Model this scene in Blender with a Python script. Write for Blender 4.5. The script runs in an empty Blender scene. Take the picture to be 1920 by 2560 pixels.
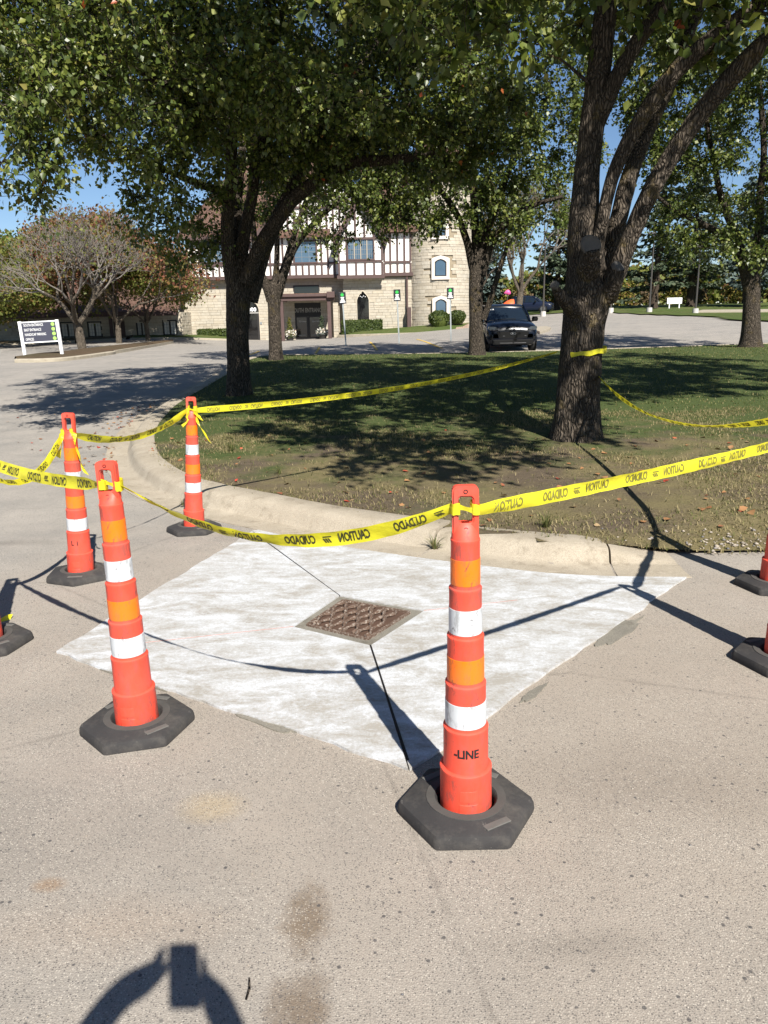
import bpy, bmesh, math, random
import numpy as np
from mathutils import Vector, Matrix

random.seed(7)
RNG = np.random.default_rng(11)
R = math.radians
scene = bpy.context.scene
col = scene.collection

# ------------------------------------------------------------------ camera, sky, sun, exposure
cam_d = bpy.data.cameras.new('camera')
cam = bpy.data.objects.new('camera', cam_d)
col.objects.link(cam)
cam_d.sensor_fit = 'HORIZONTAL'
cam_d.sensor_width = 36.0
cam_d.lens = 36.0 * 1900.0 / 1920.0
cam_d.clip_start = 0.02
cam_d.clip_end = 3000
cam.matrix_world = (Matrix.Translation((0, 0, 1.484)) @
                    Matrix.Rotation(math.pi / 2 - math.atan(500 / 1900), 4, 'X') @
                    Matrix.Rotation(-0.02, 4, 'Z'))
scene.camera = cam

SUN_EL, SUN_AZ = R(43.0), R(160.5)          # azimuth clockwise from +Y, the sun stands behind the photographer's right
world = bpy.data.worlds.new('World')
scene.world = world
world.use_nodes = True
wn, wl = world.node_tree.nodes, world.node_tree.links
wn.clear()
sky = wn.new('ShaderNodeTexSky')
sky.sky_type = 'NISHITA'
sky.sun_disc = False
sky.sun_elevation = SUN_EL
sky.sun_rotation = SUN_AZ
sky.altitude = 200
sky.air_density = 0.85
sky.dust_density = 0.0
sky.ozone_density = 4.5
bg = wn.new('ShaderNodeBackground')
bg.inputs['Strength'].default_value = 0.058
wo = wn.new('ShaderNodeOutputWorld')
wl.new(sky.outputs[0], bg.inputs[0])
wl.new(bg.outputs[0], wo.inputs[0])

sun_d = bpy.data.lights.new('sun', 'SUN')
sun_d.energy = 5.0
sun_d.angle = R(0.53)
sun_d.color = (1.0, 0.955, 0.88)
sun = bpy.data.objects.new('sun', sun_d)
col.objects.link(sun)
to_sun = Vector((math.sin(SUN_AZ) * math.cos(SUN_EL), math.cos(SUN_AZ) * math.cos(SUN_EL), math.sin(SUN_EL)))
sun.rotation_euler = to_sun.to_track_quat('Z', 'Y').to_euler()
sun.location = (20, -30, 40)

vs = scene.view_settings
vs.view_transform = 'Standard'
vs.look = 'None'
vs.exposure = 0.90
vs.gamma = 1.0
vs.use_curve_mapping = False

# ------------------------------------------------------------------ small helpers
def smooth(a, b, x):
    t = np.clip((np.asarray(x, float) - a) / (b - a), 0, 1)
    return t * t * (3 - 2 * t)

def zg(x, y):
    """height of the paved ground"""
    x = np.asarray(x, float); y = np.asarray(y, float)
    z = np.where(y > 0, -.032 * np.minimum(y, 6.2), -.0096 * y)
    z = z + .2 * smooth(7, 24, y)
    z = z - .45 * smooth(34, 54, y) * smooth(-17, -8, x)
    z = z + .062 * smooth(26, 56, y) * np.clip(x + 5.6, 0, 18)
    z = z + .9 * smooth(58, 90, y) * smooth(8, 25, x)
    z = z - .02 * smooth(30, 50, y) * np.clip(-x - 16, 0, 15)
    return z

def zf(x, y):
    return float(zg(x, y))

def hsh(x, y, s=0.0):
    v = np.sin(x * 12.9898 + y * 78.233 + s * 37.719) * 43758.5453
    return v - np.floor(v)

def vnoise(x, y, s=0.0):
    x = np.asarray(x, float); y = np.asarray(y, float)
    xi, yi = np.floor(x), np.floor(y)
    u, v = x - xi, y - yi
    u = u * u * (3 - 2 * u); v = v * v * (3 - 2 * v)
    a = hsh(xi, yi, s); b = hsh(xi + 1, yi, s); c = hsh(xi, yi + 1, s); d = hsh(xi + 1, yi + 1, s)
    return a + (b - a) * u + (c - a) * v + (a - b - c + d) * u * v

def fbm(x, y, s=0.0, n=3):
    r = 0; a = .55; f = 1.0
    for i in range(n):
        r = r + a * vnoise(np.asarray(x) * f, np.asarray(y) * f, s + i); a *= .5; f *= 2.1
    return r

class MB:
    """collects shapes and links them as ONE mesh object"""
    def __init__(self):
        self.v = []; self.f = []
    def add(self, verts, faces):
        o = len(self.v)
        self.v.extend([tuple(p) for p in verts])
        self.f.extend([tuple(i + o for i in q) for q in faces])
        return self
    def box(self, x0, x1, y0, y1, z0, z1):
        return self.add([(x0, y0, z0), (x1, y0, z0), (x1, y1, z0), (x0, y1, z0), (x0, y0, z1), (x1, y0, z1), (x1, y1, z1), (x0, y1, z1)],
                        [(0, 3, 2, 1), (4, 5, 6, 7), (0, 1, 5, 4), (1, 2, 6, 5), (2, 3, 7, 6), (3, 0, 4, 7)])
    def bbox(self, x0, x1, y0, y1, z0, z1, b):
        """box with chamfered edges"""
        bm = bmesh.new()
        bmesh.ops.create_cube(bm, size=1)
        for v in bm.verts:
            v.co = Vector((x0 if v.co.x < 0 else x1, y0 if v.co.y < 0 else y1, z0 if v.co.z < 0 else z1))
        bmesh.ops.bevel(bm, geom=bm.edges[:], offset=b, segments=2, affect='EDGES', profile=.6)
        bm.verts.index_update()
        self.add([tuple(v.co) for v in bm.verts], [[v.index for v in f.verts] for f in bm.faces])
        bm.free()
        return self
    def beam(self, p, q, w, t, up=(0, -1, 0)):
        """square bar from p to q, w wide across, t thick along 'up'"""
        p = Vector(p); q = Vector(q); d = (q - p).normalized(); u = Vector(up)
        u = (u - d * u.dot(d)).normalized(); s = d.cross(u)
        vs_ = []
        for c in (p, q):
            for a, b in ((-1, -1), (1, -1), (1, 1), (-1, 1)):
                vs_.append(c + s * (a * w / 2) + u * (b * t / 2))
        return self.add(vs_, [(0, 1, 2, 3), (7, 6, 5, 4), (0, 4, 5, 1), (1, 5, 6, 2), (2, 6, 7, 3), (3, 7, 4, 0)])
    def loft(self, rings, cap0=True, cap1=True, closed=True):
        n = len(rings[0]); o = len(self.v)
        for r in rings:
            self.v.extend([tuple(p) for p in r])
        m = n if closed else n - 1
        for i in range(len(rings) - 1):
            for j in range(m):
                k = (j + 1) % n
                self.f.append((o + i * n + j, o + i * n + k, o + (i + 1) * n + k, o + (i + 1) * n + j))
        if cap0:
            self.f.append(tuple(o + j for j in reversed(range(n))))
        if cap1:
            self.f.append(tuple(o + (len(rings) - 1) * n + j for j in range(n)))
        return self
    def lathe(self, prof, n=32, cx=0, cy=0, cap0=False, cap1=False):
        rings = [[(cx + r * math.cos(2 * math.pi * j / n), cy + r * math.sin(2 * math.pi * j / n), z) for j in range(n)] for r, z in prof]
        return self.loft(rings, cap0, cap1)
    def tube(self, pts, rad, n=8, cap=True, rough=0.0, seed=0):
        pts = [Vector(p) for p in pts]
        rings = []; prev = None
        for i, p in enumerate(pts):
            d = (pts[min(i + 1, len(pts) - 1)] - pts[max(i - 1, 0)])
            d = d.normalized() if d.length > 1e-9 else Vector((0, 0, 1))
            if prev is None:
                u = d.orthogonal().normalized()
            else:
                u = prev - d * prev.dot(d)
                u = u.normalized() if u.length > 1e-6 else d.orthogonal().normalized()
            prev = u; w = d.cross(u)
            r = rad[i] if hasattr(rad, '__len__') else rad
            ring = []
            for j in range(n):
                a = 2 * math.pi * j / n
                k = r
                if rough:
                    k = r * (1 + rough * (float(vnoise(j * 1.0 + seed * 9.1, i * .35, seed)) - .5) * 2)
                ring.append(p + u * (k * math.cos(a)) + w * (k * math.sin(a)))
            rings.append(ring)
        return self.loft(rings, cap, cap)
    def prism(self, poly, y0, y1):
        """polygon in xz extruded along y"""
        n = len(poly)
        vs_ = [(x, y0, z) for x, z in poly] + [(x, y1, z) for x, z in poly]
        fs = [tuple(range(n)), tuple(reversed(range(n, 2 * n)))]
        fs += [(i, i + n, (i + 1) % n + n, (i + 1) % n) for i in range(n)]
        return self.add(vs_, fs)
    def slab(self, poly, z0, z1):
        """polygon in xy extruded along z; z0, z1 numbers or functions"""
        n = len(poly)
        fz = lambda z, x, y: z(x, y) if callable(z) else z
        vs_ = [(x, y, fz(z0, x, y)) for x, y in poly] + [(x, y, fz(z1, x, y)) for x, y in poly]
        fs = [tuple(reversed(range(n))), tuple(range(n, 2 * n))]
        fs += [(i, (i + 1) % n, (i + 1) % n + n, i + n) for i in range(n)]
        return self.add(vs_, fs)
    def ring_plate(self, outer, inner, y0, y1):
        """flat plate with a hole: outer and inner loops (xz, same count), thick along y"""
        n = len(outer); o = len(self.v)
        for loop, y in ((outer, y0), (inner, y0), (outer, y1), (inner, y1)):
            self.v.extend([(x, y, z) for x, z in loop])
        for j in range(n):
            k = (j + 1) % n
            self.f.append((o + j, o + k, o + n + k, o + n + j))
            self.f.append((o + 2 * n + j, o + 3 * n + j, o + 3 * n + k, o + 2 * n + k))
            self.f.append((o + j, o + 2 * n + j, o + 2 * n + k, o + k))
            self.f.append((o + n + j, o + n + k, o + 3 * n + k, o + 3 * n + j))
        return self
    def build(self, name, mat=None, parent=None, sm=False, bevel=0.0, fix=True):
        me = bpy.data.meshes.new(name)
        me.from_pydata(self.v, [], self.f)
        if fix:
            bm = bmesh.new(); bm.from_mesh(me)
            if bevel:
                bmesh.ops.bevel(bm, geom=[e for e in bm.edges if len(e.link_faces) == 2 and e.calc_face_angle(0) > .6], offset=bevel, segments=2, affect='EDGES')
            bmesh.ops.recalc_face_normals(bm, faces=bm.faces[:])
            bm.to_mesh(me); bm.free()
        return link(name, me, mat, parent, sm)

def link(name, me, mat=None, parent=None, sm=False):
    o = bpy.data.objects.new(name, me)
    col.objects.link(o)
    if mat is not None:
        me.materials.append(mat)
    if parent is not None:
        o.parent = parent
    if sm:
        me.polygons.foreach_set('use_smooth', np.ones(len(me.polygons), bool))
        try:
            me.set_sharp_from_angle(angle=R(40))
        except Exception:
            pass
    return o

def fast_mesh(name, verts, tris, mat, parent=None):
    """triangle mesh straight from numpy arrays"""
    me = bpy.data.meshes.new(name)
    nv, nt = len(verts), len(tris)
    me.vertices.add(nv); me.vertices.foreach_set('co', np.asarray(verts, np.float32).ravel())
    me.loops.add(nt * 3); me.loops.foreach_set('vertex_index', np.asarray(tris, np.int32).ravel())
    me.polygons.add(nt)
    me.polygons.foreach_set('loop_start', np.arange(0, nt * 3, 3, dtype=np.int32))
    me.update(calc_edges=True)
    return link(name, me, mat, parent)

def tag(o, label=None, cat=None, group=None, kind=None):
    if label: o['label'] = label
    if cat: o['category'] = cat
    if group: o['group'] = group
    if kind: o['kind'] = kind
    return o

def thing(name, loc, label, cat, group=None, rz=0.0):
    o = bpy.data.objects.new(name, None)
    o.empty_display_size = .1
    col.objects.link(o)
    o.location = loc; o.rotation_euler = (0, 0, rz)
    return tag(o, label, cat, group)

def copy_tree(o, parent=None):
    c = o.copy(); col.objects.link(c); c.parent = parent
    for ch in list(o.children):
        copy_tree(ch, c)
    return c

def text_mesh(body, size=1.0, bold=0.0, cond=1.0):
    """flat letter shapes: (verts xy centred, faces)"""
    cu = bpy.data.curves.new('lettering', 'FONT')
    cu.body = body; cu.size = size; cu.offset = bold; cu.resolution_u = 2
    cu.align_x = 'CENTER'; cu.align_y = 'CENTER'
    o = bpy.data.objects.new('lettering', cu); col.objects.link(o)
    bpy.context.view_layer.update()
    me = bpy.data.meshes.new_from_object(o.evaluated_get(bpy.context.evaluated_depsgraph_get()))
    vs_ = [(v.co.x * cond, v.co.y) for v in me.vertices]
    fs = [tuple(p.vertices) for p in me.polygons]
    bpy.data.objects.remove(o); bpy.data.curves.remove(cu); bpy.data.meshes.remove(me)
    return vs_, fs

def text_on(body, size, org, ux, uz, mat, parent, bold=0.0, cond=1.0, name='lettering', left=False):
    vs_, fs = text_mesh(body, size, bold, cond)
    org = Vector(org); ux = Vector(ux); uz = Vector(uz)
    off = min(v[0] for v in vs_) if left else 0
    m = MB().add([org + ux * (x - off) + uz * y for x, y in vs_], fs)
    return m.build(name, mat, parent, fix=False)

def catmull(pts, n=8, closed=False):
    P = [np.array(p, float) for p in pts]; out = []
    m = len(P)
    for i in range(m if closed else m - 1):
        if closed:
            a, b, c, d = P[(i - 1) % m], P[i], P[(i + 1) % m], P[(i + 2) % m]
        else:
            a, b, c, d = P[max(i - 1, 0)], P[i], P[i + 1], P[min(i + 2, m - 1)]
        for k in range(n):
            t = k / n
            out.append(.5 * ((2 * b) + (-a + c) * t + (2 * a - 5 * b + 4 * c - d) * t * t + (-a + 3 * b - 3 * c + d) * t ** 3))
    if not closed:
        out.append(P[-1])
    return out

def inside(poly, x, y):
    x = np.asarray(x, float); y = np.asarray(y, float)
    r = np.zeros(x.shape, bool); n = len(poly)
    for i in range(n):
        x0, y0 = poly[i][0], poly[i][1]; x1, y1 = poly[(i + 1) % n][0], poly[(i + 1) % n][1]
        c = ((y0 > y) != (y1 > y)) & (x < (x1 - x0) * (y - y0) / (y1 - y0 + 1e-12) + x0)
        r ^= c
    return r

# ------------------------------------------------------------------ materials
class NT:
    def __init__(self, name):
        self.m = bpy.data.materials.new(name); self.m.use_nodes = True
        self.n = self.m.node_tree.nodes; self.l = self.m.node_tree.links
        self.b = self.n['Principled BSDF']; self.out = self.n['Material Output']
        self._c = None
    def node(self, t, **kw):
        x = self.n.new('ShaderNode' + t)
        for k, v in kw.items(): setattr(x, k, v)
        return x
    def put(self, sock, v):
        if hasattr(v, 'is_output') or isinstance(v, bpy.types.NodeSocket): self.l.new(v, sock)
        else: sock.default_value = v
    def coord(self, which='Object'):
        if self._c is None: self._c = self.node('TexCoord')
        return self._c.outputs[which]
    def mapping(self, scale=(1, 1, 1), loc=(0, 0, 0), rot=(0, 0, 0), src=None):
        m = self.node('Mapping'); self.put(m.inputs['Vector'], src or self.coord())
        m.inputs['Scale'].default_value = scale; m.inputs['Location'].default_value = loc; m.inputs['Rotation'].default_value = rot
        return m.outputs[0]
    def noise(self, scale, detail=3, rough=.55, vec=None, dist=0.0):
        x = self.node('TexNoise'); self.put(x.inputs['Vector'], vec or self.coord())
        x.inputs['Scale'].default_value = scale; x.inputs['Detail'].default_value = detail
        x.inputs['Roughness'].default_value = rough; x.inputs['Distortion'].default_value = dist
        return x.outputs['Fac']
    def voro(self, scale, vec=None, feature='F1', out='Distance', rnd=1.0):
        x = self.node('TexVoronoi', feature=feature); self.put(x.inputs['Vector'], vec or self.coord())
        x.inputs['Scale'].default_value = scale; x.inputs['Randomness'].default_value = rnd
        return x.outputs[out]
    def ramp(self, fac, stops, interp='LINEAR'):
        x = self.node('ValToRGB'); self.put(x.inputs[0], fac); e = x.color_ramp.elements
        x.color_ramp.interpolation = interp
        while len(e) < len(stops): e.new(.5)
        for i, (p, c) in enumerate(stops):
            e[i].position = p; e[i].color = (c, c, c, 1) if not hasattr(c, '__len__') else (*c, 1)
        return x.outputs[0]
    def mix(self, fac, a, b, mode='MIX'):
        x = self.node('Mix', data_type='RGBA', blend_type=mode)
        self.put(x.inputs[0], fac)
        for s, v in ((x.inputs[6], a), (x.inputs[7], b)):
            self.put(s, (*v, 1) if isinstance(v, tuple) and len(v) == 3 else v)
        return x.outputs[2]
    def math(self, op, a, b=0.0, clamp=False):
        x = self.node('Math', operation=op, use_clamp=clamp); self.put(x.inputs[0], a); self.put(x.inputs[1], b)
        return x.outputs[0]
    def rnd(self):
        return self.node('NewGeometry').outputs['Random Per Island']
    def bump(self, h, strength=.3, dist=.01):
        x = self.node('Bump'); x.inputs['Strength'].default_value = strength; x.inputs['Distance'].default_value = dist
        self.put(x.inputs['Height'], h); self.l.new(x.outputs[0], self.b.inputs['Normal'])
    def base(self, c, rough=.6, spec=None, metal=0.0):
        self.put(self.b.inputs['Base Color'], (*c, 1) if isinstance(c, tuple) else c)
        self.put(self.b.inputs['Roughness'], rough)
        self.b.inputs['Metallic'].default_value = metal
        if spec is not None: self.b.inputs['Specular IOR Level'].default_value = spec
        return self.m

def plain(name, c, rough=.5, var=.12, scale=6.0, metal=0.0, bump=0.0, bscale=None, spec=None):
    """paint, plastic or metal with slight mottling and wear"""
    t = NT(name)
    f = t.noise(scale, 4, .6)
    lo = tuple(max(0, v * (1 - var)) for v in c); hi = tuple(min(1, v * (1 + var)) for v in c)
    t.base(t.mix(f, lo, hi), rough, spec, metal)
    if bump:
        t.bump(t.noise(bscale or scale * 6, 4, .6), bump, .004)
    return t.m

def island(name, stops, rough=.6, spec=None, trans=0.0, extra=None, tint=None):
    """each loose piece takes its own colour from a palette; trans lets light through (leaves)"""
    t = NT(name)
    c = t.ramp(t.rnd(), stops)
    if extra: c = t.mix(t.math('MULTIPLY', t.noise(extra[0], 4), extra[1]), c, extra[2])
    t.base(c, rough, spec)
    if trans:
        tr = t.node('BsdfTranslucent'); tc = t.mix(.5, c, tint or (.22, .30, .03), 'MIX'); t.l.new(tc, tr.inputs[0])
        mx = t.node('MixShader'); mx.inputs[0].default_value = trans
        t.l.new(t.b.outputs[0], mx.inputs[1]); t.l.new(tr.outputs[0], mx.inputs[2]); t.l.new(mx.outputs[0], t.out.inputs[0])
    return t.m

M = {}

def mk_asphalt():
    t = NT('asphalt')
    P_ = t.coord('Object')
    big = t.noise(.55, 4, .6)
    mid = t.noise(2.6, 5, .65)
    fine = t.noise(330, 2, .7)
    c = t.mix(t.ramp(big, [(.36, 0), (.64, 1)]), (.238, .226, .205), (.330, .302, .266))
    c = t.mix(t.ramp(mid, [(.40, 0), (.66, .8)]), c, (.365, .332, .290))
    # clay dust near the new concrete
    sep = t.node('SeparateXYZ'); t.l.new(P_, sep.inputs[0])
    def spot(cx, cy, rx, ry, col_, amt, ns=5.0, wob=.55, rot=0.0, edge=.35):
        nonlocal c
        v = t.node('VectorMath', operation='SUBTRACT'); t.l.new(P_, v.inputs[0]); v.inputs[1].default_value = (cx, cy, 0)
        r_ = t.node('Mapping'); r_.inputs['Rotation'].default_value = (0, 0, rot); r_.inputs['Scale'].default_value = (1 / rx, 1 / ry, 0)
        t.l.new(v.outputs[0], r_.inputs[0])
        ln = t.node('VectorMath', operation='LENGTH'); t.l.new(r_.outputs[0], ln.inputs[0])
        d = t.math('ADD', ln.outputs['Value'], t.math('MULTIPLY', t.math('SUBTRACT', t.noise(ns, 4, .65), .5), wob * 2))
        k = t.ramp(t.math('MULTIPLY', d, .5), [((1 - edge) * .5, amt), (.5 + edge * .25, 0)])
        c = t.mix(k, c, col_)
    spot(0.2, 3.6, 2.9, 2.4, (.35, .295, .238), .7, 1.6, .5, 0, .8)
    spot(1.6, 2.2, 1.6, 1.6, (.33, .28, .225), .6, 1.9, .5, 0, .8)
    spot(GX1[0], GX1[1], .105, .085, (.40, .315, .195), .6, 11, .22, 0, .55)
    spot(GX2[0], GX2[1], .062, .12, (.165, .120, .078), .8, 20, .85, R(-8), .6)
    spot(GX3[0], GX3[1], .072, .10, (.16, .118, .08), .8, 20, .85, R(4), .6)
    spot(.93, 2.25, .5, .22, (.20, .165, .13), .45, 4, .7, .3, .9)
    spot(-1.25, 2.05, .5, .3, (.19, .172, .15), .5, 4, .6, .2, .9)
    spot(.45, 1.55, .22, .05, (.215, .19, .16), .5, 7, .7, .5, .8)
    spot(-.75, 1.65, .3, .1, (.33, .26, .20), .45, 5, .7, .1, .8)
    spot(-3.2, 5.6, .7, .08, (.15, .135, .115), .5, 4, .7, .35, .8)
    spot(GX4[0], GX4[1], .05, .03, (.27, .18, .11), .7, 12, .3, 0, .5)
    # aggregate: pale and dark stones showing in the worn binder
    ag = t.voro(190, feature='F1', out='Color')
    agd = t.voro(190, feature='F1')
    sg = t.node('SeparateColor'); t.l.new(ag, sg.inputs[0])
    wear = t.ramp(t.noise(1.6, 5, .7), [(.36, .12), (.64, 1)])
    core = t.ramp(agd, [(.30, 1), (.52, 0)])
    pale = t.math('MULTIPLY', t.math('MULTIPLY', t.ramp(sg.outputs[0], [(.58, 0), (.70, 1)]), core), wear)
    c = t.mix(t.math('MULTIPLY', pale, .8), c, (.60, .545, .46))
    dark = t.math('MULTIPLY', t.ramp(sg.outputs[1], [(.70, 0), (.78, 1)]), core)
    c = t.mix(t.math('MULTIPLY', dark, .75), c, (.055, .052, .055))
    ag2 = t.voro(46, out='Color'); ag2d = t.voro(46)
    s2 = t.node('SeparateColor'); t.l.new(ag2, s2.inputs[0])
    c = t.mix(t.math('MULTIPLY', t.math('MULTIPLY', t.ramp(s2.outputs[0], [(.93, 0), (.95, 1)]), t.ramp(ag2d, [(.2, 1), (.3, 0)])), .8), c, (.05, .05, .055))
    c = t.mix(t.ramp(fine, [(.34, .42), (.60, 0)]), c, (.12, .104, .088))
    # faint long cracks
    cr = t.voro(.42, t.mapping((1, 1, 0), (.3, .9, 0), (0, 0, .4), None), feature='DISTANCE_TO_EDGE')
    crn = t.math('ADD', cr, t.math('MULTIPLY', t.math('SUBTRACT', t.noise(7, 4, .7), .5), .02))
    c = t.mix(t.ramp(crn, [(.0, .22), (.005, 0)]), c, (.06, .052, .045))
    t.base(c, .92, .25)
    h = t.math('ADD', t.math('MULTIPLY', agd, -1.0), t.math('MULTIPLY', fine, .7))
    t.bump(h, .32, .005)
    return t.m
GX1 = (-0.581, 2.16, -0.069); GX2 = (-0.223, 1.659, -0.053); GX3 = (-0.214, 1.39, -0.044); GX4 = (-0.965, 1.807, -0.058)
M['asphalt'] = mk_asphalt()

def mk_concrete(name, lo, hi, pit=.12):
    t = NT(name)
    c = t.mix(t.ramp(t.noise(3.2, 5, .65), [(.3, 0), (.7, 1)]), lo, hi)
    sp = t.noise(160, 2, .7)
    c = t.mix(t.ramp(sp, [(.36, .5), (.55, 0)]), c, tuple(v * .55 for v in lo))
    c = t.mix(t.ramp(t.noise(26, 4, .7), [(.58, 0), (.75, .4)]), c, tuple(min(1, v * 1.25) for v in hi))
    c = t.mix(t.ramp(t.noise(1.1, 4, .7), [(.56, 0), (.78, .4)]), c, (lo[0] * .62, lo[1] * .58, lo[2] * .52))
    t.base(c, .9, .25)
    c2 = t.mix(t.ramp(t.noise(5.5, 6, .75, t.mapping((1, 1, 1), (7, 3, 0))), [(.54, 0), (.66, .5)]), c, (lo[0] * .5, lo[1] * .48, lo[2] * .44)); t.l.new(c2, t.b.inputs['Base Color'])
    t.bump(t.math('ADD', sp, t.math('MULTIPLY', t.noise(30, 4, .7), 1.6)), pit * 3.5, .008)
    return t.m
M['kerb'] = mk_concrete('kerb_concrete', (.335, .288, .220), (.43, .375, .295))
M['kerb_far'] = mk_concrete('pale_kerb_concrete', (.33, .29, .22), (.42, .37, .29))
M['smear'] = mk_concrete('cement_smear', (.19, .175, .145), (.25, .23, .19))
M['footing'] = mk_concrete('footing_concrete', (.45, .43, .4), (.6, .58, .54))

def mk_slab():
    t = NT('fresh_concrete')
    grey = t.mix(t.noise(7, 4, .65), (.27, .25, .215), (.36, .335, .295))
    # white curing compound rolled on in passes, thin in places
    st = t.mapping((1.0, 1.9, 1), (0, 0, 0), (0, 0, R(24)))
    n1 = t.noise(3.1, 7, .60, st, 1.1)
    n2 = t.noise(15, 5, .72, t.mapping((1, 1.9, 1), (3, 1, 0), (0, 0, R(35))), .8)
    n3 = t.noise(70, 3, .75)
    k = t.math('ADD', t.math('MULTIPLY', n1, .50), t.math('ADD', t.math('MULTIPLY', n2, .29), t.math('MULTIPLY', n3, .26)))
    c = t.mix(t.ramp(k, [(.43, .02), (.53, .5), (.62, 1)]), grey, (.575, .595, .62))
    c = t.mix(t.ramp(t.noise(240, 2, .7), [(.36, .42), (.52, 0)]), c, (.30, .29, .27))
    t.base(c, .85, .3)
    t.bump(t.math('ADD', t.noise(180, 3, .7), t.math('MULTIPLY', n2, .6)), .4, .005)
    return t.m
M['slab'] = mk_slab()
M['joint_shade'] = plain('black_joint_shadow', (.012, .011, .012), .5)  # black colour standing in for the shadow inside the saw cuts
M['chalk'] = plain('red_chalk', (.50, .20, .16), .9, .3, 60)

def mk_soil():
    t = NT('lawn_soil')
    soil = t.mix(t.noise(9, 5, .7), (.085, .064, .042), (.165, .130, .092))
    soil = t.mix(t.ramp(t.noise(70, 3, .7), [(.4, .45), (.6, 0)]), soil, (.06, .045, .03))
    thatch = t.mix(t.noise(30, 4, .7), (.125, .105, .050), (.20, .165, .085))
    green = t.mix(t.noise(14, 4), (.040, .062, .018), (.075, .100, .030))
    sep = t.node('SeparateXYZ'); t.l.new(t.coord('Object'), sep.inputs[0])
    far = t.ramp(t.math('MULTIPLY', sep.outputs[1], .05), [(.34, 0), (.62, 1)])
    patch = t.noise(.9, 5, .65)
    c = t.mix(t.ramp(patch, [(.40, 0), (.56, 1)]), soil, thatch)
    c = t.mix(t.ramp(t.math('ADD', t.math('MULTIPLY', far, .42), t.noise(1.3, 5, .65)), [(.56, 0), (.76, .95)]), c, green)
    t.base(c, .95, .15)
    t.bump(t.math('ADD', t.noise(45, 5, .7), t.noise(9, 3)), .7, .03)
    return t.m
M['soil'] = mk_soil()
def mk_turf(name, g1, g2, dry, amt=.5):
    t = NT(name)
    c = t.mix(t.noise(2.2, 5, .7, t.mapping((1, 1, 1))), g1, g2)
    c = t.mix(t.ramp(t.noise(.5, 4, .6), [(.45, 0), (.7, amt)]), c, dry)
    c = t.mix(t.ramp(t.noise(24, 3, .8), [(.35, .6), (.6, 0)]), c, tuple(v * .45 for v in g1))
    t.base(c, .95, .15)
    t.bump(t.noise(20, 4, .8), .8, .05)
    return t.m
M['turf'] = mk_turf('mown_turf', (.060, .090, .022), (.100, .135, .035), (.190, .165, .075))
M['turf_dry'] = mk_turf('dry_turf', (.115, .085, .045), (.165, .125, .065), (.07, .09, .03))
M['mulch'] = mk_turf('brown_mulch', (.085, .058, .036), (.15, .105, .065), (.06, .075, .03), .4)
M['blade_dry'] = island('dry_grass_blades', [(0, (.075, .095, .026)), (.22, (.12, .125, .04)), (.4, (.24, .20, .095)), (.75, (.34, .275, .15)), (1, (.20, .165, .08))], .75, .2, .25, None, (.3, .27, .09))
M['blade'] = island('grass_blades', [(0, (.050, .080, .020)), (.35, (.085, .115, .032)), (.55, (.175, .165, .062)), (.8, (.26, .215, .105)), (1, (.075, .11, .028))], .7, .2, .3, None, (.25, .28, .06))

def mk_orange(name, c, var, rough):
    t = NT(name)
    k = t.mix(t.noise(9, 4, .6), tuple(v * (1 - var) for v in c), c)
    # scuffs and road grime
    sc = t.noise(22, 6, .75, t.mapping((1, 1, .35)))
    k = t.mix(t.ramp(sc, [(.52, 0), (.63, .6)]), k, (.10, .07, .06))
    pn = t.noise(30, 6, .8, t.mapping((1, 1, .4), (4, 2, 1)), .6)
    k = t.mix(t.ramp(pn, [(.60, 0), (.65, .8)]), k, (.06, .04, .04))
    k = t.mix(t.ramp(t.noise(7, 5, .7, t.mapping((1, 1, .5), (1, 7, 3))), [(.48, 0), (.70, .42)]), k, (c[0] * .55 + .08, c[1] * .6 + .07, c[2] * .6 + .06))
    t.base(k, t.ramp(sc, [(.4, rough), (.7, min(1, rough + .3))]), .4)
    t.bump(t.noise(40, 4, .6), .08, .002)
    return t.m
M['orange'] = mk_orange('orange_plastic', (.80, .078, .042), .10, .45)
M['sheet_orange'] = mk_orange('orange_reflective_sheeting', (.93, .175, .004), .06, .32)
M['sheet_white'] = mk_orange('white_reflective_sheeting', (.60, .62, .64), .08, .38)
def mk_rubber():
    t = NT('black_rubber')
    c = t.mix(t.noise(9, 5, .65), (.026, .025, .026), (.055, .052, .050))
    c = t.mix(t.ramp(t.noise(5, 6, .75, t.mapping((1, 1, 1), (2, 5, 0))), [(.46, 0), (.72, .55)]), c, (.14, .125, .105))
    c = t.mix(t.ramp(t.noise(42, 4, .8, t.mapping((1, .3, 1))), [(.64, 0), (.70, .5)]), c, (.20, .185, .165))
    t.base(c, .88, .25); t.bump(t.noise(90, 4, .7), .35, .004)
    return t.m
M['rubber'] = mk_rubber()
M['rubber_disc'] = plain('dusty_rubber', (.075, .07, .064), .9, .3, 14, bump=.2, bscale=150, spec=.25)
M['plate'] = plain('moulded_label', (.11, .105, .095), .8, .3, 30)
M['black'] = plain('black_ink', (.012, .012, .013), .6)
def mk_tape():
    t = NT('yellow_tape')
    c = t.mix(t.noise(6, 3), (.66, .60, .018), (.74, .68, .045))
    t.base(c, .33, .45)
    tr = t.node('BsdfTranslucent'); tr.inputs[0].default_value = (.78, .70, .03, 1)
    mx = t.node('MixShader'); mx.inputs[0].default_value = .28
    t.l.new(t.b.outputs[0], mx.inputs[1]); t.l.new(tr.outputs[0], mx.inputs[2]); t.l.new(mx.outputs[0], t.out.inputs[0])
    t.bump(t.noise(24, 3, .6, t.mapping((1, 1, 2))), .25, .01)
    return t.m
M['tape'] = mk_tape()
M['tape_ink'] = plain('tape_print', (.035, .034, .012), .5)
M['tape_ink_back'] = plain('tape_print_seen_through', (.17, .155, .03), .5)

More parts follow.
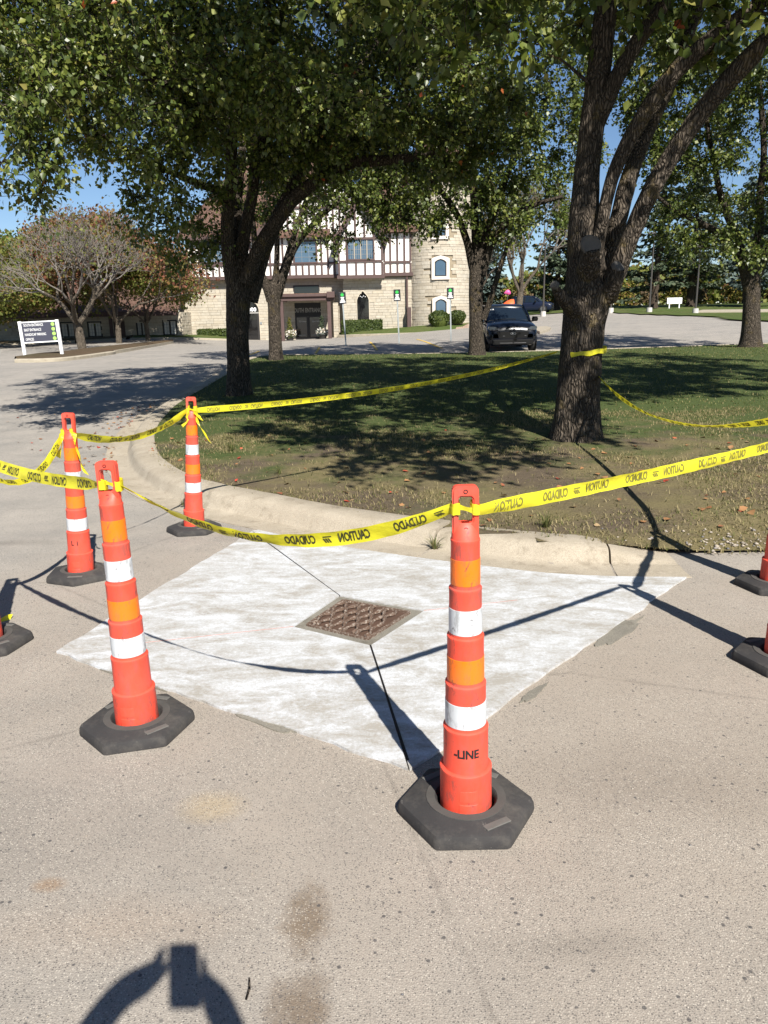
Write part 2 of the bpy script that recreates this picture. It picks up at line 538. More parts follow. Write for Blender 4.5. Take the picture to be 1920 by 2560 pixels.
def mk_iron():
    t = NT('rusty_iron')
    c = t.mix(t.noise(26, 5, .7), (.070, .042, .029), (.140, .088, .060))
    c = t.mix(t.ramp(t.noise(70, 4, .7), [(.50, 0), (.64, .8)]), c, (.34, .295, .25))
    t.base(c, .8, .4)
    t.bump(t.noise(110, 4, .7), .5, .004)
    return t.m
M['iron'] = mk_iron()
M['silt'] = plain('brown_silt', (.075, .040, .025), .95, .4, 18, bump=.4)

def mk_bark(name, dark, light, moss=None, zs=.16, sc=34):
    t = NT(name)
    v = t.mapping((1, 1, zs))
    w = t.node('VectorMath', operation='ADD'); t.l.new(v, w.inputs[0])
    nz = t.node('TexNoise'); nz.inputs['Scale'].default_value = 5; t.l.new(t.coord(), nz.inputs['Vector'])
    sc_ = t.node('VectorMath', operation='SCALE'); t.l.new(nz.outputs['Color'], sc_.inputs[0]); sc_.inputs['Scale'].default_value = .10
    t.l.new(sc_.outputs[0], w.inputs[1])
    e = t.voro(sc, w.outputs[0], 'DISTANCE_TO_EDGE')
    n = t.noise(sc * 1.6, 5, .7, w.outputs[0])
    ridge = t.math('ADD', t.ramp(e, [(0, 0), (.35, 1)]), t.math('MULTIPLY', n, .6))
    c = t.mix(t.ramp(ridge, [(.35, 0), (1, 1)]), dark, light)
    c = t.mix(t.ramp(t.noise(4, 4, .65), [(.35, 0), (.75, .6)]), c, tuple(x * .55 for x in light))
    if moss: c = t.mix(t.ramp(t.noise(3.2, 5, .7), [(.56, 0), (.72, .75)]), c, moss)
    t.base(c, .95, .15)
    t.bump(ridge, 1.0, .03)
    return t.m
M['bark'] = mk_bark('furrowed_bark', (.020, .016, .012), (.140, .114, .088), (.17, .125, .045))
M['bark_far'] = mk_bark('grey_bark', (.060, .050, .040), (.200, .165, .125), None, .2, 22)
M['bark_pine'] = mk_bark('dark_pine_bark', (.03, .024, .02), (.10, .075, .055), None, .3, 14)
M['cut'] = plain('weathered_cut_wood', (.085, .078, .07), .9, .3, 20, bump=.4)
M['leaf'] = island('glossy_pear_leaves', [(0, (.036, .056, .011)), (.45, (.074, .104, .019)), (.75, (.128, .155, .028)), (.93, (.190, .205, .042)), (.996, (.19, .17, .04)), (.998, (.42, .12, .03)), (1, (.38, .06, .02))], .42, .5, .24)
M['leaf_far'] = island('pear_leaves', [(0, (.038, .058, .012)), (.5, (.078, .108, .021)), (.8, (.132, .158, .032)), (1, (.185, .195, .045))], .44, .45, .24)
M['leaf_red'] = island('turning_red_leaves', [(0, (.14, .055, .035)), (.3, (.20, .075, .045)), (.55, (.12, .10, .03)), (.8, (.10, .12, .03)), (1, (.24, .12, .04))], .6, .3, .25, None, (.3, .15, .04))
M['leaf_olive'] = island('olive_yellow_leaves', [(0, (.08, .10, .022)), (.4, (.13, .15, .03)), (.7, (.17, .17, .035)), (.85, (.16, .10, .035)), (1, (.20, .12, .04))], .6, .3, .3)
M['twig'] = plain('grey_twigs', (.165, .145, .125), .9, .25, 8)
M['needle'] = island('spruce_needles', [(0, (.030, .046, .027)), (.5, (.058, .080, .046)), (.85, (.095, .118, .068)), (1, (.13, .145, .09))], .7, .25, .12, None, (.08, .11, .04))
M['needle_blue'] = island('blue_spruce_needles', [(0, (.045, .068, .060)), (.5, (.085, .118, .102)), (1, (.14, .18, .158))], .7, .25, .1, None, (.09, .12, .09))
M['box_leaf'] = island('clipped_box_leaves', [(0, (.024, .042, .010)), (.6, (.055, .080, .018)), (1, (.10, .125, .028))], .5, .35, .2)
M['shrub_y'] = island('yellowing_shrub_leaves', [(0, (.10, .11, .03)), (.4, (.19, .17, .035)), (.7, (.24, .19, .04)), (.9, (.18, .09, .04)), (1, (.26, .11, .05))], .7, .2, .25)
M['shrub_b'] = island('brown_brush', [(0, (.10, .07, .05)), (.6, (.17, .12, .075)), (1, (.20, .15, .07))], .8, .15, .2)

# ================================================================== THE SETTING
def sheet(name, xs, ys, dz, mat, kind='structure', label=None, mask=None):
    X, Y = np.meshgrid(np.asarray(xs, float), np.asarray(ys, float))
    Z = zg(X, Y) + (dz(X, Y) if callable(dz) else dz)
    ny, nx = X.shape
    V = np.stack([X.ravel(), Y.ravel(), Z.ravel()], 1)
    i = np.arange(nx - 1)[None, :] + np.arange(ny - 1)[:, None] * nx
    q = np.stack([i, i + 1, i + 1 + nx, i + nx], -1).reshape(-1, 4)
    if mask is not None:
        c = V[q].mean(1)
        q = q[mask(c[:, 0], c[:, 1])]
    T = np.concatenate([q[:, [0, 1, 2]], q[:, [0, 2, 3]]])
    o = fast_mesh(name, V, T, mat)
    o.data.polygons.foreach_set('use_smooth', np.ones(len(o.data.polygons), bool))
    o['kind'] = kind
    if label: o['label'] = label
    return o

xs = np.concatenate([[-900, -500, -300, -180, -120], np.arange(-80, 80.1, 2), [120, 180, 300, 500, 900]])
ys = np.concatenate([[-60, -20, -10], np.arange(-3, 10, .2), np.arange(10, 32, .6), np.arange(32, 100, 2), [110, 130, 180, 300, 600, 1500]])
sheet('parking_lot', xs, ys, 0.0, M['asphalt'], label='worn beige asphalt of the lot with pale stones showing')

# ---- island kerb: lip of the gutter, right end first
LIP = [(1.90, 4.43), (1.47, 4.47), (1.06, 4.56), (.63, 4.76), (.22, 4.98), (-.18, 5.22), (-.61, 5.52), (-1.03, 5.87), (-1.40, 6.18), (-1.80, 6.50),
       (-2.20, 6.90), (-2.66, 7.55), (-3.10, 8.40), (-3.45, 9.35), (-3.78, 10.56), (-4.03, 12.0), (-4.22, 13.7), (-4.34, 17.4), (-4.48, 20.9), (-4.7, 24.0),
       (-4.5, 26.4), (-3.5, 27.3), (-1.6, 26.9), (1.4, 26.2), (5.0, 26.3), (11, 27.7), (18, 28.6), (24, 27.6), (26.5, 23), (25, 16), (20, 11)]
cm = np.array(catmull(LIP, 24))
seg = np.hypot(*np.diff(cm, axis=0).T); S_len = np.concatenate([[0], np.cumsum(seg)])
def resample(step):
    s = np.arange(0, S_len[-1], step)
    return np.stack([np.interp(s, S_len, cm[:, 0]), np.interp(s, S_len, cm[:, 1])], 1), s
path, path_s = resample(.1)
tan = np.gradient(path, axis=0); tan /= np.linalg.norm(tan, axis=1)[:, None]
nrm = np.stack([tan[:, 1], -tan[:, 0]], 1)                     # towards the grass
KERB = [(0, -.05), (0, .008), (.13, .002), (.255, .003), (.285, .030), (.312, .090), (.338, .120), (.385, .136), (.575, .141), (.60, .125), (.60, -.05)]
kerb = thing('island_kerb', (0, 0, 0), 'beige concrete kerb and gutter curving round the grass island', 'kerb')
del kerb['category']; kerb['kind'] = 'structure'
cuts = [0, .46, 1.80]
while cuts[-1] < S_len[-1] - 2.2: cuts.append(cuts[-1] + 2.9)
cuts.append(S_len[-1])
for ci in range(len(cuts) - 1):
    a, b = cuts[ci] + .007, cuts[ci + 1] - .007
    k = np.concatenate([[a], path_s[(path_s > a + .02) & (path_s < b - .02)], [b]])
    rings = []
    dzs = random.uniform(-.004, .004)
    for s in k:
        p = np.array([np.interp(s, path_s, path[:, 0]), np.interp(s, path_s, path[:, 1])])
        n_ = np.array([np.interp(s, path_s, nrm[:, 0]), np.interp(s, path_s, nrm[:, 1])])
        hk = float(smooth(-.15, .75, s)) * (.86 if ci < 2 else 1.0)
        ring = []
        for j, (o_, z_) in enumerate(KERB):
            q = p + n_ * o_
            wob = .010 * (float(fbm(s * 9, j * 3.3, 2)) - .5) if 0 < j < 9 else 0
            z2 = z_ * hk if z_ > .02 else z_
            ring.append((q[0], q[1], zf(*q) + z2 + wob + (dzs if j > 3 else 0)))
        rings.append(ring)
    MB().loft(rings, True, True).build('kerb_section', M['kerb'], kerb, sm=True)

inner = [tuple(p + n_ * .47) for p, n_ in zip(path[::3], nrm[::3])]
LAWN = inner + [(17, 8.6), (10, 6.1), (5.5, 5.25), (3.4, 4.92), (2.5, 4.86)]
def lawn_dz(x, y):
    e = .114 + .02 * (fbm(x * .8, y * .8, 4) - .5)
    d = smooth(4.45, 6.0, y - np.clip((x - 3) * .18, 0, 3))      # no kerb at the right end: the turf thins out to the asphalt
    k = smooth(1.1, 2.3, x) * (1 - smooth(16, 22, y))
    m = .05 * smooth(6.5, 16, y) * smooth(-4.2, -1.5, x)
    return e * (1 - k) + k * (d * (e + .03) - .014) + m * smooth(0, 1, np.minimum(np.abs(27 - y) / 4, 1))
lxs = np.arange(-4.9, 26.4, .22); lys = np.arange(4.5, 29, .22)
pl = np.array(LAWN)
sheet('island_lawn', lxs, lys, lawn_dz, M['soil'], label='patchy dry lawn of the tree island', mask=lambda x, y: inside(LAWN, x, y))
def zl(x, y): return float(zg(x, y) + lawn_dz(x, y))

# ---- grass blades on the island: nobody could count them
def blades(name, n, box, hmin, hmax, wid, seed, dens, label, poly, zfun, mat='blade'):
    r = np.random.default_rng(seed)
    x = r.uniform(box[0], box[1], n); y = r.uniform(box[2], box[3], n)
    keep = inside(poly, x, y) & (r.random(n) < dens(x, y))
    x, y = x[keep], y[keep]; n = len(x)
    z = zfun(x, y)
    h = r.uniform(hmin, hmax, n); a = r.uniform(0, 2 * np.pi, n); lean = r.uniform(.3, 1.6, n)
    d = np.stack([np.cos(a), np.sin(a), np.zeros(n)], 1); s = np.stack([-np.sin(a), np.cos(a), np.zeros(n)], 1)
    b = np.stack([x, y, z - .004], 1)
    w = wid * r.uniform(.6, 1.4, n)
    tip = b + d * (h * np.sin(lean))[:, None] + np.array([0, 0, 1.0]) * (h * np.maximum(np.cos(lean), .06))[:, None]
    mid = b + d * (h * .45 * np.sin(lean * .6))[:, None] + np.array([0, 0, 1.0]) * (h * .5 * np.maximum(np.cos(lean * .6), .1))[:, None]
    V = np.stack([b - s * w[:, None] / 2, b + s * w[:, None] / 2, mid + s * w[:, None] * .4, tip, mid - s * w[:, None] * .4], 1).reshape(-1, 3)
    i = np.arange(n)[:, None] * 5
    T = np.concatenate([i + [0, 1, 2], i + [0, 2, 4], i + [4, 2, 3]])
    return tag(fast_mesh(name, V, T, M[mat]), label, 'grass', kind='stuff')
lawn_z = lambda x, y: zg(x, y) + lawn_dz(x, y)
def dens_near(x, y):
    p = fbm(x * .95, y * .95, 3, 4)
    bare = smooth(.44, .60, p)
    trunk_bare = 1 - .85 * np.exp(-((x - 2.3) ** 2 + (y - 8.9) ** 2) / .7)
    return (.10 + .90 * bare) * trunk_bare * (.45 + .55 * smooth(5.2, 9.5, y))
blades('island_grass', 210000, (-4, 8, 4.7, 11.5), .018, .056, .0065, 5, dens_near, 'thin dry grass growing on the front of the island', LAWN, lawn_z, 'blade_dry')
blades('shaded_grass', 90000, (-4.8, 20, 11.5, 28.4), .025, .06, .013, 6, lambda x, y: .35 + .65 * smooth(.35, .55, fbm(x * .6, y * .6, 8)), 'greener grass in the shade at the back of the island', LAWN, lawn_z)
# a few taller tufts by the kerb
def tuft(n, x, y, z, h, seed, name, label):
    r = np.random.default_rng(seed)
    m = MB()
    for i in range(n):
        a = r.uniform(0, 6.283); le = r.uniform(.2, 1.15); hh = h * r.uniform(.5, 1.1); w = .006
        d = np.array([math.cos(a), math.sin(a), 0]); s = np.array([-d[1], d[0], 0]) * w / 2
        b = np.array([x, y, z]) + d * r.uniform(0, .02)
        mid = b + d * hh * .5 * math.sin(le * .6) + np.array([0, 0, hh * .55 * math.cos(le * .6)])
        tip = b + d * hh * math.sin(le) + np.array([0, 0, hh * max(.05, math.cos(le))])
        m.add([b - s, b + s, mid + s * .8, tip, mid - s * .8], [(0, 1, 2), (0, 2, 4), (4, 2, 3)])
    return tag(m.build(name, M['blade'], fix=False), label, 'weed')
for i, (p, n, h, lb) in enumerate((((0.625, 5.476, -0.175), 0, .1, ''), ((0.36, 5.187, -0.166), 46, .13, 'leafy green weed growing out of the kerb crack'), ((1.178, 5.311, -0.06), 60, .15, 'splayed tuft of dry grass behind the kerb right of the front channelizer'),
                                   ((-1.785, 8.865, -0.072), 55, .16, 'tall pale grass tuft right of the far channelizer'), ((-1.051, 7.546, -0.198), 34, .11, 'small green tuft on the island by the tape shadow'), ((-1.845, 6.772, -0.198), 22, .07, 'tiny weed in the gutter left of the far channelizer'))):
    if n: tuft(n, p[0], p[1], (zl(p[0], p[1]) if i in (2, 3, 4) else zf(p[0], p[1])), h, 30 + i, 'weed' if i in (1, 5) else 'grass_tuft', lb)

# ---- the concrete apron round the drain: four panels cut by the saw joints
LFT, TOP, RGT, NEA = (-1.63, 3.45), (-1.05, 5.80), (1.86, 4.42), (.07, 2.34)
gL, gT, gR, gB = (-.49, 3.72), (-.27, 4.20), (.21, 3.92), (-.08, 3.45)
apron = thing('concrete_apron', (0, 0, 0), 'fresh concrete apron with white curing coat round the drain', 'pavement')
del apron['category']; apron['kind'] = 'structure'
def inset(poly, d):
    n = len(poly); cx = sum(p[0] for p in poly) / n; cy = sum(p[1] for p in poly) / n
    out = []
    A_ = sum(poly[i][0] * poly[(i + 1) % n][1] - poly[(i + 1) % n][0] * poly[i][1] for i in range(n))
    for i in range(n):
        p0, p1, p2 = Vector(poly[i - 1]), Vector(poly[i]), Vector(poly[(i + 1) % n])
        e1 = (p1 - p0).normalized(); e2 = (p2 - p1).normalized()
        sg = 1 if A_ > 0 else -1
        n1 = Vector((-e1.y, e1.x)) * sg; n2 = Vector((-e2.y, e2.x)) * sg
        k = d / max(.25, 1 + n1.dot(n2))
        out.append(tuple(p1 + (n1 + n2) * k))
    return out
lipside = [tuple(p) for p in path[(path[:, 0] > -1.03) & (path[:, 0] < 1.84) & (path[:, 1] < 7)]][::-2]
lipside = [(x - .0, y - .012) for x, y in lipside]
def rough_edge(a, b, n=18, amp=.008, seed=0):
    out = []
    d = np.array([b[0] - a[0], b[1] - a[1]]); q = np.array([-d[1], d[0]]) / np.hypot(*d)
    for i in range(1, n):
        t_ = i / n; w = (float(vnoise(t_ * 24, seed)) - .5) * 2 * amp
        out.append((a[0] + d[0] * t_ + q[0] * w, a[1] + d[1] * t_ + q[1] * w))
    return out
PAN = [[LFT, gL, gT, TOP] + rough_edge(TOP, LFT, 22, .013, 3), [TOP, gT, gR, RGT] + lipside[::1][::-1][::-1], [RGT, gR, gB, NEA] + rough_edge(NEA, RGT, 24, .011, 5), [NEA, gB, gL, LFT] + rough_edge(LFT, NEA, 24, .011, 8)]
PAN[1] = [TOP, gT, gR, RGT] + sorted(lipside, key=lambda p: -p[0])
top_z = lambda x, y: zf(x, y) + .011
for i, pg in enumerate(PAN):
    MB().slab(inset(pg, .0025), lambda x, y: zf(x, y) - .02, top_z).build('concrete_panel', M['slab'], apron, bevel=0)
def strip(p, q, w, z, name, mat, parent):
    p = Vector(p); q = Vector(q); d = (q - p).normalized(); s = Vector((-d.y, d.x)) * w / 2
    pg = [p - s, q - s, q + s, p + s]
    return MB().slab([tuple(v) for v in pg], lambda x, y: zf(x, y) - .01, lambda x, y: zf(x, y) + z).build(name, mat, parent)
strip(gT, (-1.03, 5.74), .0055, .0115, 'joint_shade_strip', M['joint_shade'], apron)  # black strips added as painted shade along the cut lines
strip(gB, (.068, 2.40), .009, .0118, 'joint_shade_strip', M['joint_shade'], apron)
strip(gL, (-1.30, 3.52), .004, .0114, 'chalk_line', M['chalk'], apron)
strip(gR, (.75, 4.06), .004, .0114, 'chalk_line', M['chalk'], apron)
# smeared cement along the outer edge of the apron
def blob(cx, cy, rx, ry, rot, seed, name, mat, dz, label, parent=None):
    r = np.random.default_rng(seed); pts = []
    for j in range(36):
        a = 2 * math.pi * j / 36; k = .7 + .6 * float(vnoise(j * .55, seed))
        x, y = rx * k * math.cos(a), ry * k * math.sin(a)
        pts.append((cx + x * math.cos(rot) - y * math.sin(rot), cy + x * math.sin(rot) + y * math.cos(rot)))
    o = MB().slab(pts, lambda x, y: zf(x, y) - .01, lambda x, y: zf(x, y) + dz).build(name, mat, parent)
    if label: o['label'] = label
    return o
a0 = math.atan2(NEA[1] - LFT[1], NEA[0] - LFT[0]); a1 = math.atan2(RGT[1] - NEA[1], RGT[0] - NEA[0])
for cx, cy, rx, ry, ro, sd in ((-.47, 2.70, .16, .035, a0, 3), (1.20, 3.60, .22, .05, a1, 5), (.62, 2.92, .10, .02, a1, 9), (-1.15, 3.13, .2, .02, a0, 12)):
    blob(cx, cy, rx, ry, ro, sd, 'cement_smear', M['smear'], .006, None, apron)

# ---- drain grate
grate = thing('drain_grate', (0, 0, 0), 'rusty iron drain grate with wavy bars set in the white concrete', 'drain grate')
ctr = (np.array(gL) + gT + gR + gB) / 4
def toward(p, k): return tuple(ctr + (np.array(p) - ctr) * k)
MB().slab([toward(p, 1.0) for p in (gL, gT, gR, gB)][::-1], lambda x, y: zf(x, y) - .02, lambda x, y: zf(x, y) + .0045).build('mortar_collar', M['smear'], grate)
gl, gt, gr, gb = (toward(p, .78) for p in (gL, gT, gR, gB))
MB().slab([gl, gt, gr, gb][::-1], lambda x, y: zf(x, y) - .02, lambda x, y: zf(x, y) + .0062).build('silt_fill', M['silt'], grate)
e1 = np.array(gt) - gl; e2 = np.array(gb) - gl
fr = MB()
for p, q in ((gl, gt), (gt, gr), (gr, gb), (gb, gl)):
    fr.beam((p[0], p[1], zf(*p) + .008), (q[0], q[1], zf(*q) + .008), .016, .014, (0, 0, 1))
fr.build('frame', M['iron'], grate)
for k in range(9):
    pts = []
    for j in range(33):
        t_ = .03 + .94 * j / 32
        o_ = (k + .5) / 9 + .030 * math.sin(2 * math.pi * 2.5 * t_ + math.pi * k)
        p = np.array(gl) + e1 * t_ + e2 * o_
        pts.append((p[0], p[1], zf(*p) + .016 + .003 * math.sin(9 * t_ + k)))
    MB().tube(pts, [.0088 + .0028 * math.sin(2 * math.pi * 5 * j / 32) for j in range(33)], 6).build('bar', M['iron'], grate, sm=True)

# ================================================================== CHANNELIZERS
CH = {1: (.243, 2.11), 2: (-.99, 2.70), 3: (-1.985, 4.71), 4: (-1.53, 5.89), 5: (-2.03, 3.57), 6: (2.30, 4.23), 7: (1.81, 3.18)}
LEAN = {1: -.010, 2: .0, 3: .03, 4: .062, 5: .01, 6: 0, 7: 0}
YAW = {1: 0, 2: R(14), 3: R(-22), 4: R(8), 5: R(20), 6: R(-16), 7: R(-12)}
def rrect(w, h, r, cz, n=6, cx=0):
    pts = []
    for qx, qz, a0_ in ((1, 1, 0), (-1, 1, 90), (-1, -1, 180), (1, -1, 270)):
        for i in range(n + 1):
            a = R(a0_ + 90 * i / n)
            pts.append((cx + qx * (w / 2 - r) + r * math.cos(a), cz + qz * (h / 2 - r) + r * math.sin(a)))
    return pts
def hexring(rad, z, cr=.13, n=5):
    pts = []
    cs = [(rad * math.cos(R(60 * i)), rad * math.sin(R(60 * i))) for i in range(6)]
    for i in range(6):
        p0, p1, p2 = Vector(cs[i - 1]), Vector(cs[i]), Vector(cs[(i + 1) % 6])
        a = p1 + (p0 - p1) * cr * .5; b = p1 + (p2 - p1) * cr * .5
        for k in range(n):
            t_ = k / (n - 1)
            q = a * (1 - t_) ** 2 + p1 * 2 * t_ * (1 - t_) + b * t_ * t_
            pts.append((q.x, q.y, z))
    return pts
def circ(r, z, n=30): return [(r * math.cos(2 * math.pi * (j - 2) / n), r * math.sin(2 * math.pi * (j - 2) / n), z) for j in range(n)]
STEP = [(.082, .03, .175), (.0705, .175, .315), (.063, .315, .462), (.0563, .462, .615), (.0495, .615, .766), (.0435, .766, .915)]
def make_channelizer(label):
    root = thing('channelizer_cone', (0, 0, 0), label, 'traffic cone', 'orange channelizer cones roping off the drain')
    b = MB()
    b.loft([hexring(.221, 0), hexring(.2225, .010), hexring(.220, .028), hexring(.214, .040), hexring(.200, .046), circ(.134, .050), circ(.128, .053), circ(.098, .054), circ(.092, .047), circ(.090, .012)], True, True)
    base = b.build('base', M['rubber'], root, sm=True)
    d = MB(); d.loft([circ(.127, .0525), circ(.127, .0555), circ(.100, .0562), circ(.100, .0525)], False, False); d.build('collar_ring', M['rubber_disc'], base, sm=True)
    for a in (30, 150, 215):
        pm = MB(); pm.bbox(-.045, .045, -.013, .013, 0, .004, .002)
        o = pm.build('label_plate', M['plate'], base)
        o.matrix_local = Matrix.Rotation(R(a), 4, 'Z') @ Matrix.Translation((0, -.158, .0465)) @ Matrix.Rotation(0, 4, 'Z')
    prof = []
    for i, (r, z0, z1) in enumerate(STEP):
        if i == 0: prof += [(r * .98, z0)]
        rt = r - .0028
        prof += [(r, z0 + .004), (r - .0005, z0 + .012), (rt + .0015, z1 - .012), (rt + .0025, z1 - .008), (rt + .0022, z1 - .003), (rt - .001, z1 - .0005)]
        if i < 5: prof += [(STEP[i + 1][0] + .0002, z1 + .001)]
    prof += [(.036, .921), (.028, .926), (.012, .928)]
    body = MB().lathe(prof, 40, cap0=True, cap1=True).build('tube', M['orange'], root, sm=True)
    for (z0, z1) in ((.085, .125), (.045, .078)):                 # moulded panels low on the tube
        m = MB(); rows = []
        for zz, ro in ((z0, .0), (z0 + .002, .0012), (z1 - .002, .0012), (z1, .0)):
            row = []
            for j in range(11):
                a = R(-90 + (j - 5) * 4.6); rr = .0816 - .0025 * (zz - .03) / .145 + (ro if 0 < j < 10 else 0)
                row.append((rr * math.cos(a), rr * math.sin(a), zz))
            rows.append(row)
        m.loft(rows, False, False, False); m.build('moulded_panel', M['orange'], body)
    for z0, z1, i, mk in ((.776, .855, 5, 'sheet_orange'), (.624, .703, 4, 'sheet_white'), (.471, .548, 3, 'sheet_orange'), (.324, .402, 2, 'sheet_white')):
        r, a_, b_ = STEP[i]
        f = lambda z: r - .0005 + (z - a_ - .012) / (b_ - a_ - .024) * -.0008 + .0011
        MB().lathe([(f(z0) - .0012, z0), (f(z0), z0 + .0008), (f(z1), z1 - .0008), (f(z1) - .0012, z1)], 40).build('reflective_band', M[mk], root, sm=True)
    h = MB()
    n = 6
    h.ring_plate(rrect(.076, .150, .016, .995, n), rrect(.041, .076, .009, 1.000, n), -.016, .016)
    hb = h.build('handle', M['orange'], root, sm=True, bevel=.004)
    sh = MB(); sh.loft([[(x * s_ * 1.0, y * t_, z) for x, y, _ in circ(1, 0, 24)] for z, s_, t_ in ((.908, .0415, .0415), (.925, .040, .036), (.945, .0375, .022), (.962, .037, .016))], True, True)
    sh.build('shoulder', M['orange'], root, sm=True)
    for z in (1.054, .944):
        bl = MB(); bl.lathe([(.0065, 0), (.0065, .034), (.004, .034), (.004, .030)], 14, cap0=True, cap1=True)
        o = bl.build('bolt_hole', M['black'], root); o.rotation_euler = (R(90), 0, 0); o.location = (0, .0168 if z > 1 else .0175, z)
        if z < 1: o.scale = (.9, .9, 1.15)
    return root
chan = {}
LAB = {1: 'orange channelizer cone nearest the viewer, lettered LINE in black', 2: 'orange channelizer cone at the left of the white concrete with scratched lower white band',
       3: 'orange channelizer cone behind the left front one, with tape ends hanging from its handle', 4: 'orange channelizer cone by the curved island kerb, tape knotted round its top',
       5: 'channelizer cone cut by the left edge of the picture, only its black base corner showing', 6: 'channelizer cone at the right edge by the gravel, the farther of the two there', 7: 'nearer channelizer cone at the right edge, showing little but its black base'}
proto = None
for i in CH:
    if proto is None: o = proto = make_channelizer(LAB[i])
    else: o = copy_tree(proto)
    o['label'] = LAB[i]
    x, y = CH[i]
    o.location = (x, y, zf(x, y) + .001)
    o.rotation_euler = (-.032 if y < 6.2 else 0, 0, YAW[i])
    chan[i] = o
for i in CH:                                                       # tubes lean a little in their bases, handles face where they face in the photo
    for ch in chan[i].children:
        if not ch.name.startswith('base'):
            ch.rotation_mode = 'XYZ'
            l = Matrix.Rotation(-YAW[i] + {1: 0, 2: R(-6), 3: R(-2), 4: R(12), 5: R(25), 6: R(-10), 7: R(-18)}[i], 4, 'Z')
            ln = Matrix.Rotation(LEAN[i], 4, 'Y') @ Matrix.Rotation(.032, 4, 'X')
            basem = ch.matrix_basis.copy()
            ch.matrix_basis = (Matrix.Rotation(-YAW[i], 4, 'Z') @ ln @ Matrix.Rotation(YAW[i], 4, 'Z')) @ l @ basem
def wrap_text(i, body, z, size, ang, rot=0.0):
    r = next(r for r, a, b in STEP if a <= z < b) + .0008
    vs_, fs = text_mesh(body, size, .0012, .85)
    m = MB().add([((r) * math.cos(R(-90 + ang) + x / r), r * math.sin(R(-90 + ang) + x / r), z + y) for x, y in vs_], fs)
    o = m.build('stencilled_letters', M['black'], chan[i], fix=False)
    ref = [c for c in chan[i].children if c.name.startswith('tube')][0]
    o.matrix_basis = ref.matrix_basis.copy()
    return o
wrap_text(1, '-LINE', .245, .040, -4)
wrap_text(3, 'L  I', .245, .040, 2)
wrap_text(6, 'A', .245, .042, -38)

# ================================================================== CAUTION TAPE
def top_of(i, dx=0, dz=.985):
    x, y = CH[i]
    return np.array([x + dx + LEAN[i] * dz, y, zf(x, y) + dz])
def tape(label, A0, B0, sag, text, flip, tilt0=0.0, tilt1=0.0, w0=.03, w1=.03, full=.075, side=0.0, phase=0.0, ts=1.0, back=True, ends=.12):
    A0 = np.array(A0, float); B0 = np.array(B0, float); n = 90
    t_ = np.linspace(0, 1, n)
    Pp = A0 + (B0 - A0) * t_[:, None]
    Pp[:, 2] -= sag * 4 * t_ * (1 - t_)
    hd = B0 - A0; hd[2] = 0; hd /= np.linalg.norm(hd); sd = np.array([-hd[1], hd[0], 0])
    Pp += sd * (side * np.sin(np.pi * t_))[:, None]
    T = np.gradient(Pp, axis=0); L = np.linalg.norm(T, axis=1); T /= L[:, None]
    s = np.concatenate([[0], np.cumsum(np.linalg.norm(np.diff(Pp, axis=0), axis=1))])
    S = np.cross(T, [0, 0, 1.0]); S /= np.linalg.norm(S, axis=1)[:, None]           # sideways
    U = np.cross(S, T)
    tl = np.array(tilt0 if hasattr(tilt0, '__len__') else [tilt0, (tilt0 + tilt1) / 2, tilt1], float)
    ti = np.interp(t_, np.linspace(0, 1, len(tl)), tl) + .10 * np.sin(t_ * 17 + phase * 9)
    W = U * np.cos(ti)[:, None] + S * np.sin(ti)[:, None]
    N = np.cross(T, W)
    en = np.minimum(1, ends / max(s[-1], .01) if ends else 0)
    wd = np.minimum(np.interp(t_, [0, en, 1], [w0, full, full]), np.interp(t_, [0, 1 - en, 1], [full, full, w1]))
    root = thing('caution_tape', tuple(A0), label, 'caution tape', 'yellow caution tape strung round the work')
    m = MB(); rows = []
    K = 5
    for i in range(n):
        row = []
        for k in range(K):
            v = (k / (K - 1) - .5)
            cup = .006 * (1 - 4 * v * v) * math.sin(t_[i] * 11 + phase * 5) + .0035 * math.sin(s[i] * 55 + k * 1.7 + phase) * abs(v)
            row.append(Pp[i] + W[i] * v * wd[i] + N[i] * cup - A0)
        rows.append(row)
    m.loft(rows, False, False, False); m.build('film', M['tape'], root, sm=True, fix=False)
    # print: words alternate along the tape
    words = ['CAUTION', 'CUIDADO']
    q = phase * .1 + .10; idx = 0
    while q < s[-1] - .07:
        items = [(text_cache[words[idx % 2]], 0.0, 'printed_word')]
        if idx % 2: items.append((text_cache['logo'], .105, 'printed_mark'))
        for (vs_, fs), dq, nm in items:
            vt, ft = [], []
            for side_ in (1, -1):
                o_ = len(vt)
                for x, y in vs_:
                    xx = q + dq + (-x if flip[0] else x) * ts; yy = (-y if flip[1] else y)
                    xx = min(max(xx, 0), s[-1])
                    i_ = np.interp(xx, s, np.arange(n)); a = int(min(i_, n - 2)); fr_ = i_ - a
                    Pq = Pp[a] * (1 - fr_) + Pp[a + 1] * fr_; Wq = W[a] * (1 - fr_) + W[a + 1] * fr_; Nq = N[a] * (1 - fr_) + N[a + 1] * fr_
                    wq = wd[a] * (1 - fr_) + wd[a + 1] * fr_; tq = t_[a] * (1 - fr_) + t_[a + 1] * fr_
                    v = yy / .075
                    cup = .006 * (1 - 4 * v * v) * math.sin(tq * 11 + phase * 5) + .0035 * math.sin(xx * 55 + (v + .5) * 4 * 1.7 + phase) * abs(v)
                    vt.append(Pq + Wq * v * wq + Nq * (cup + .0012 * side_) - A0)
                ft.extend([tuple(j + o_ for j in f_) for f_ in fs])
            MB().add(vt, ft).build(nm, M['tape_ink'] if text == 'dark' else M['tape_ink_back'], root, fix=False)
        q += .205; idx += 1
    return root, (Pp, W, wd)
text_cache = {}
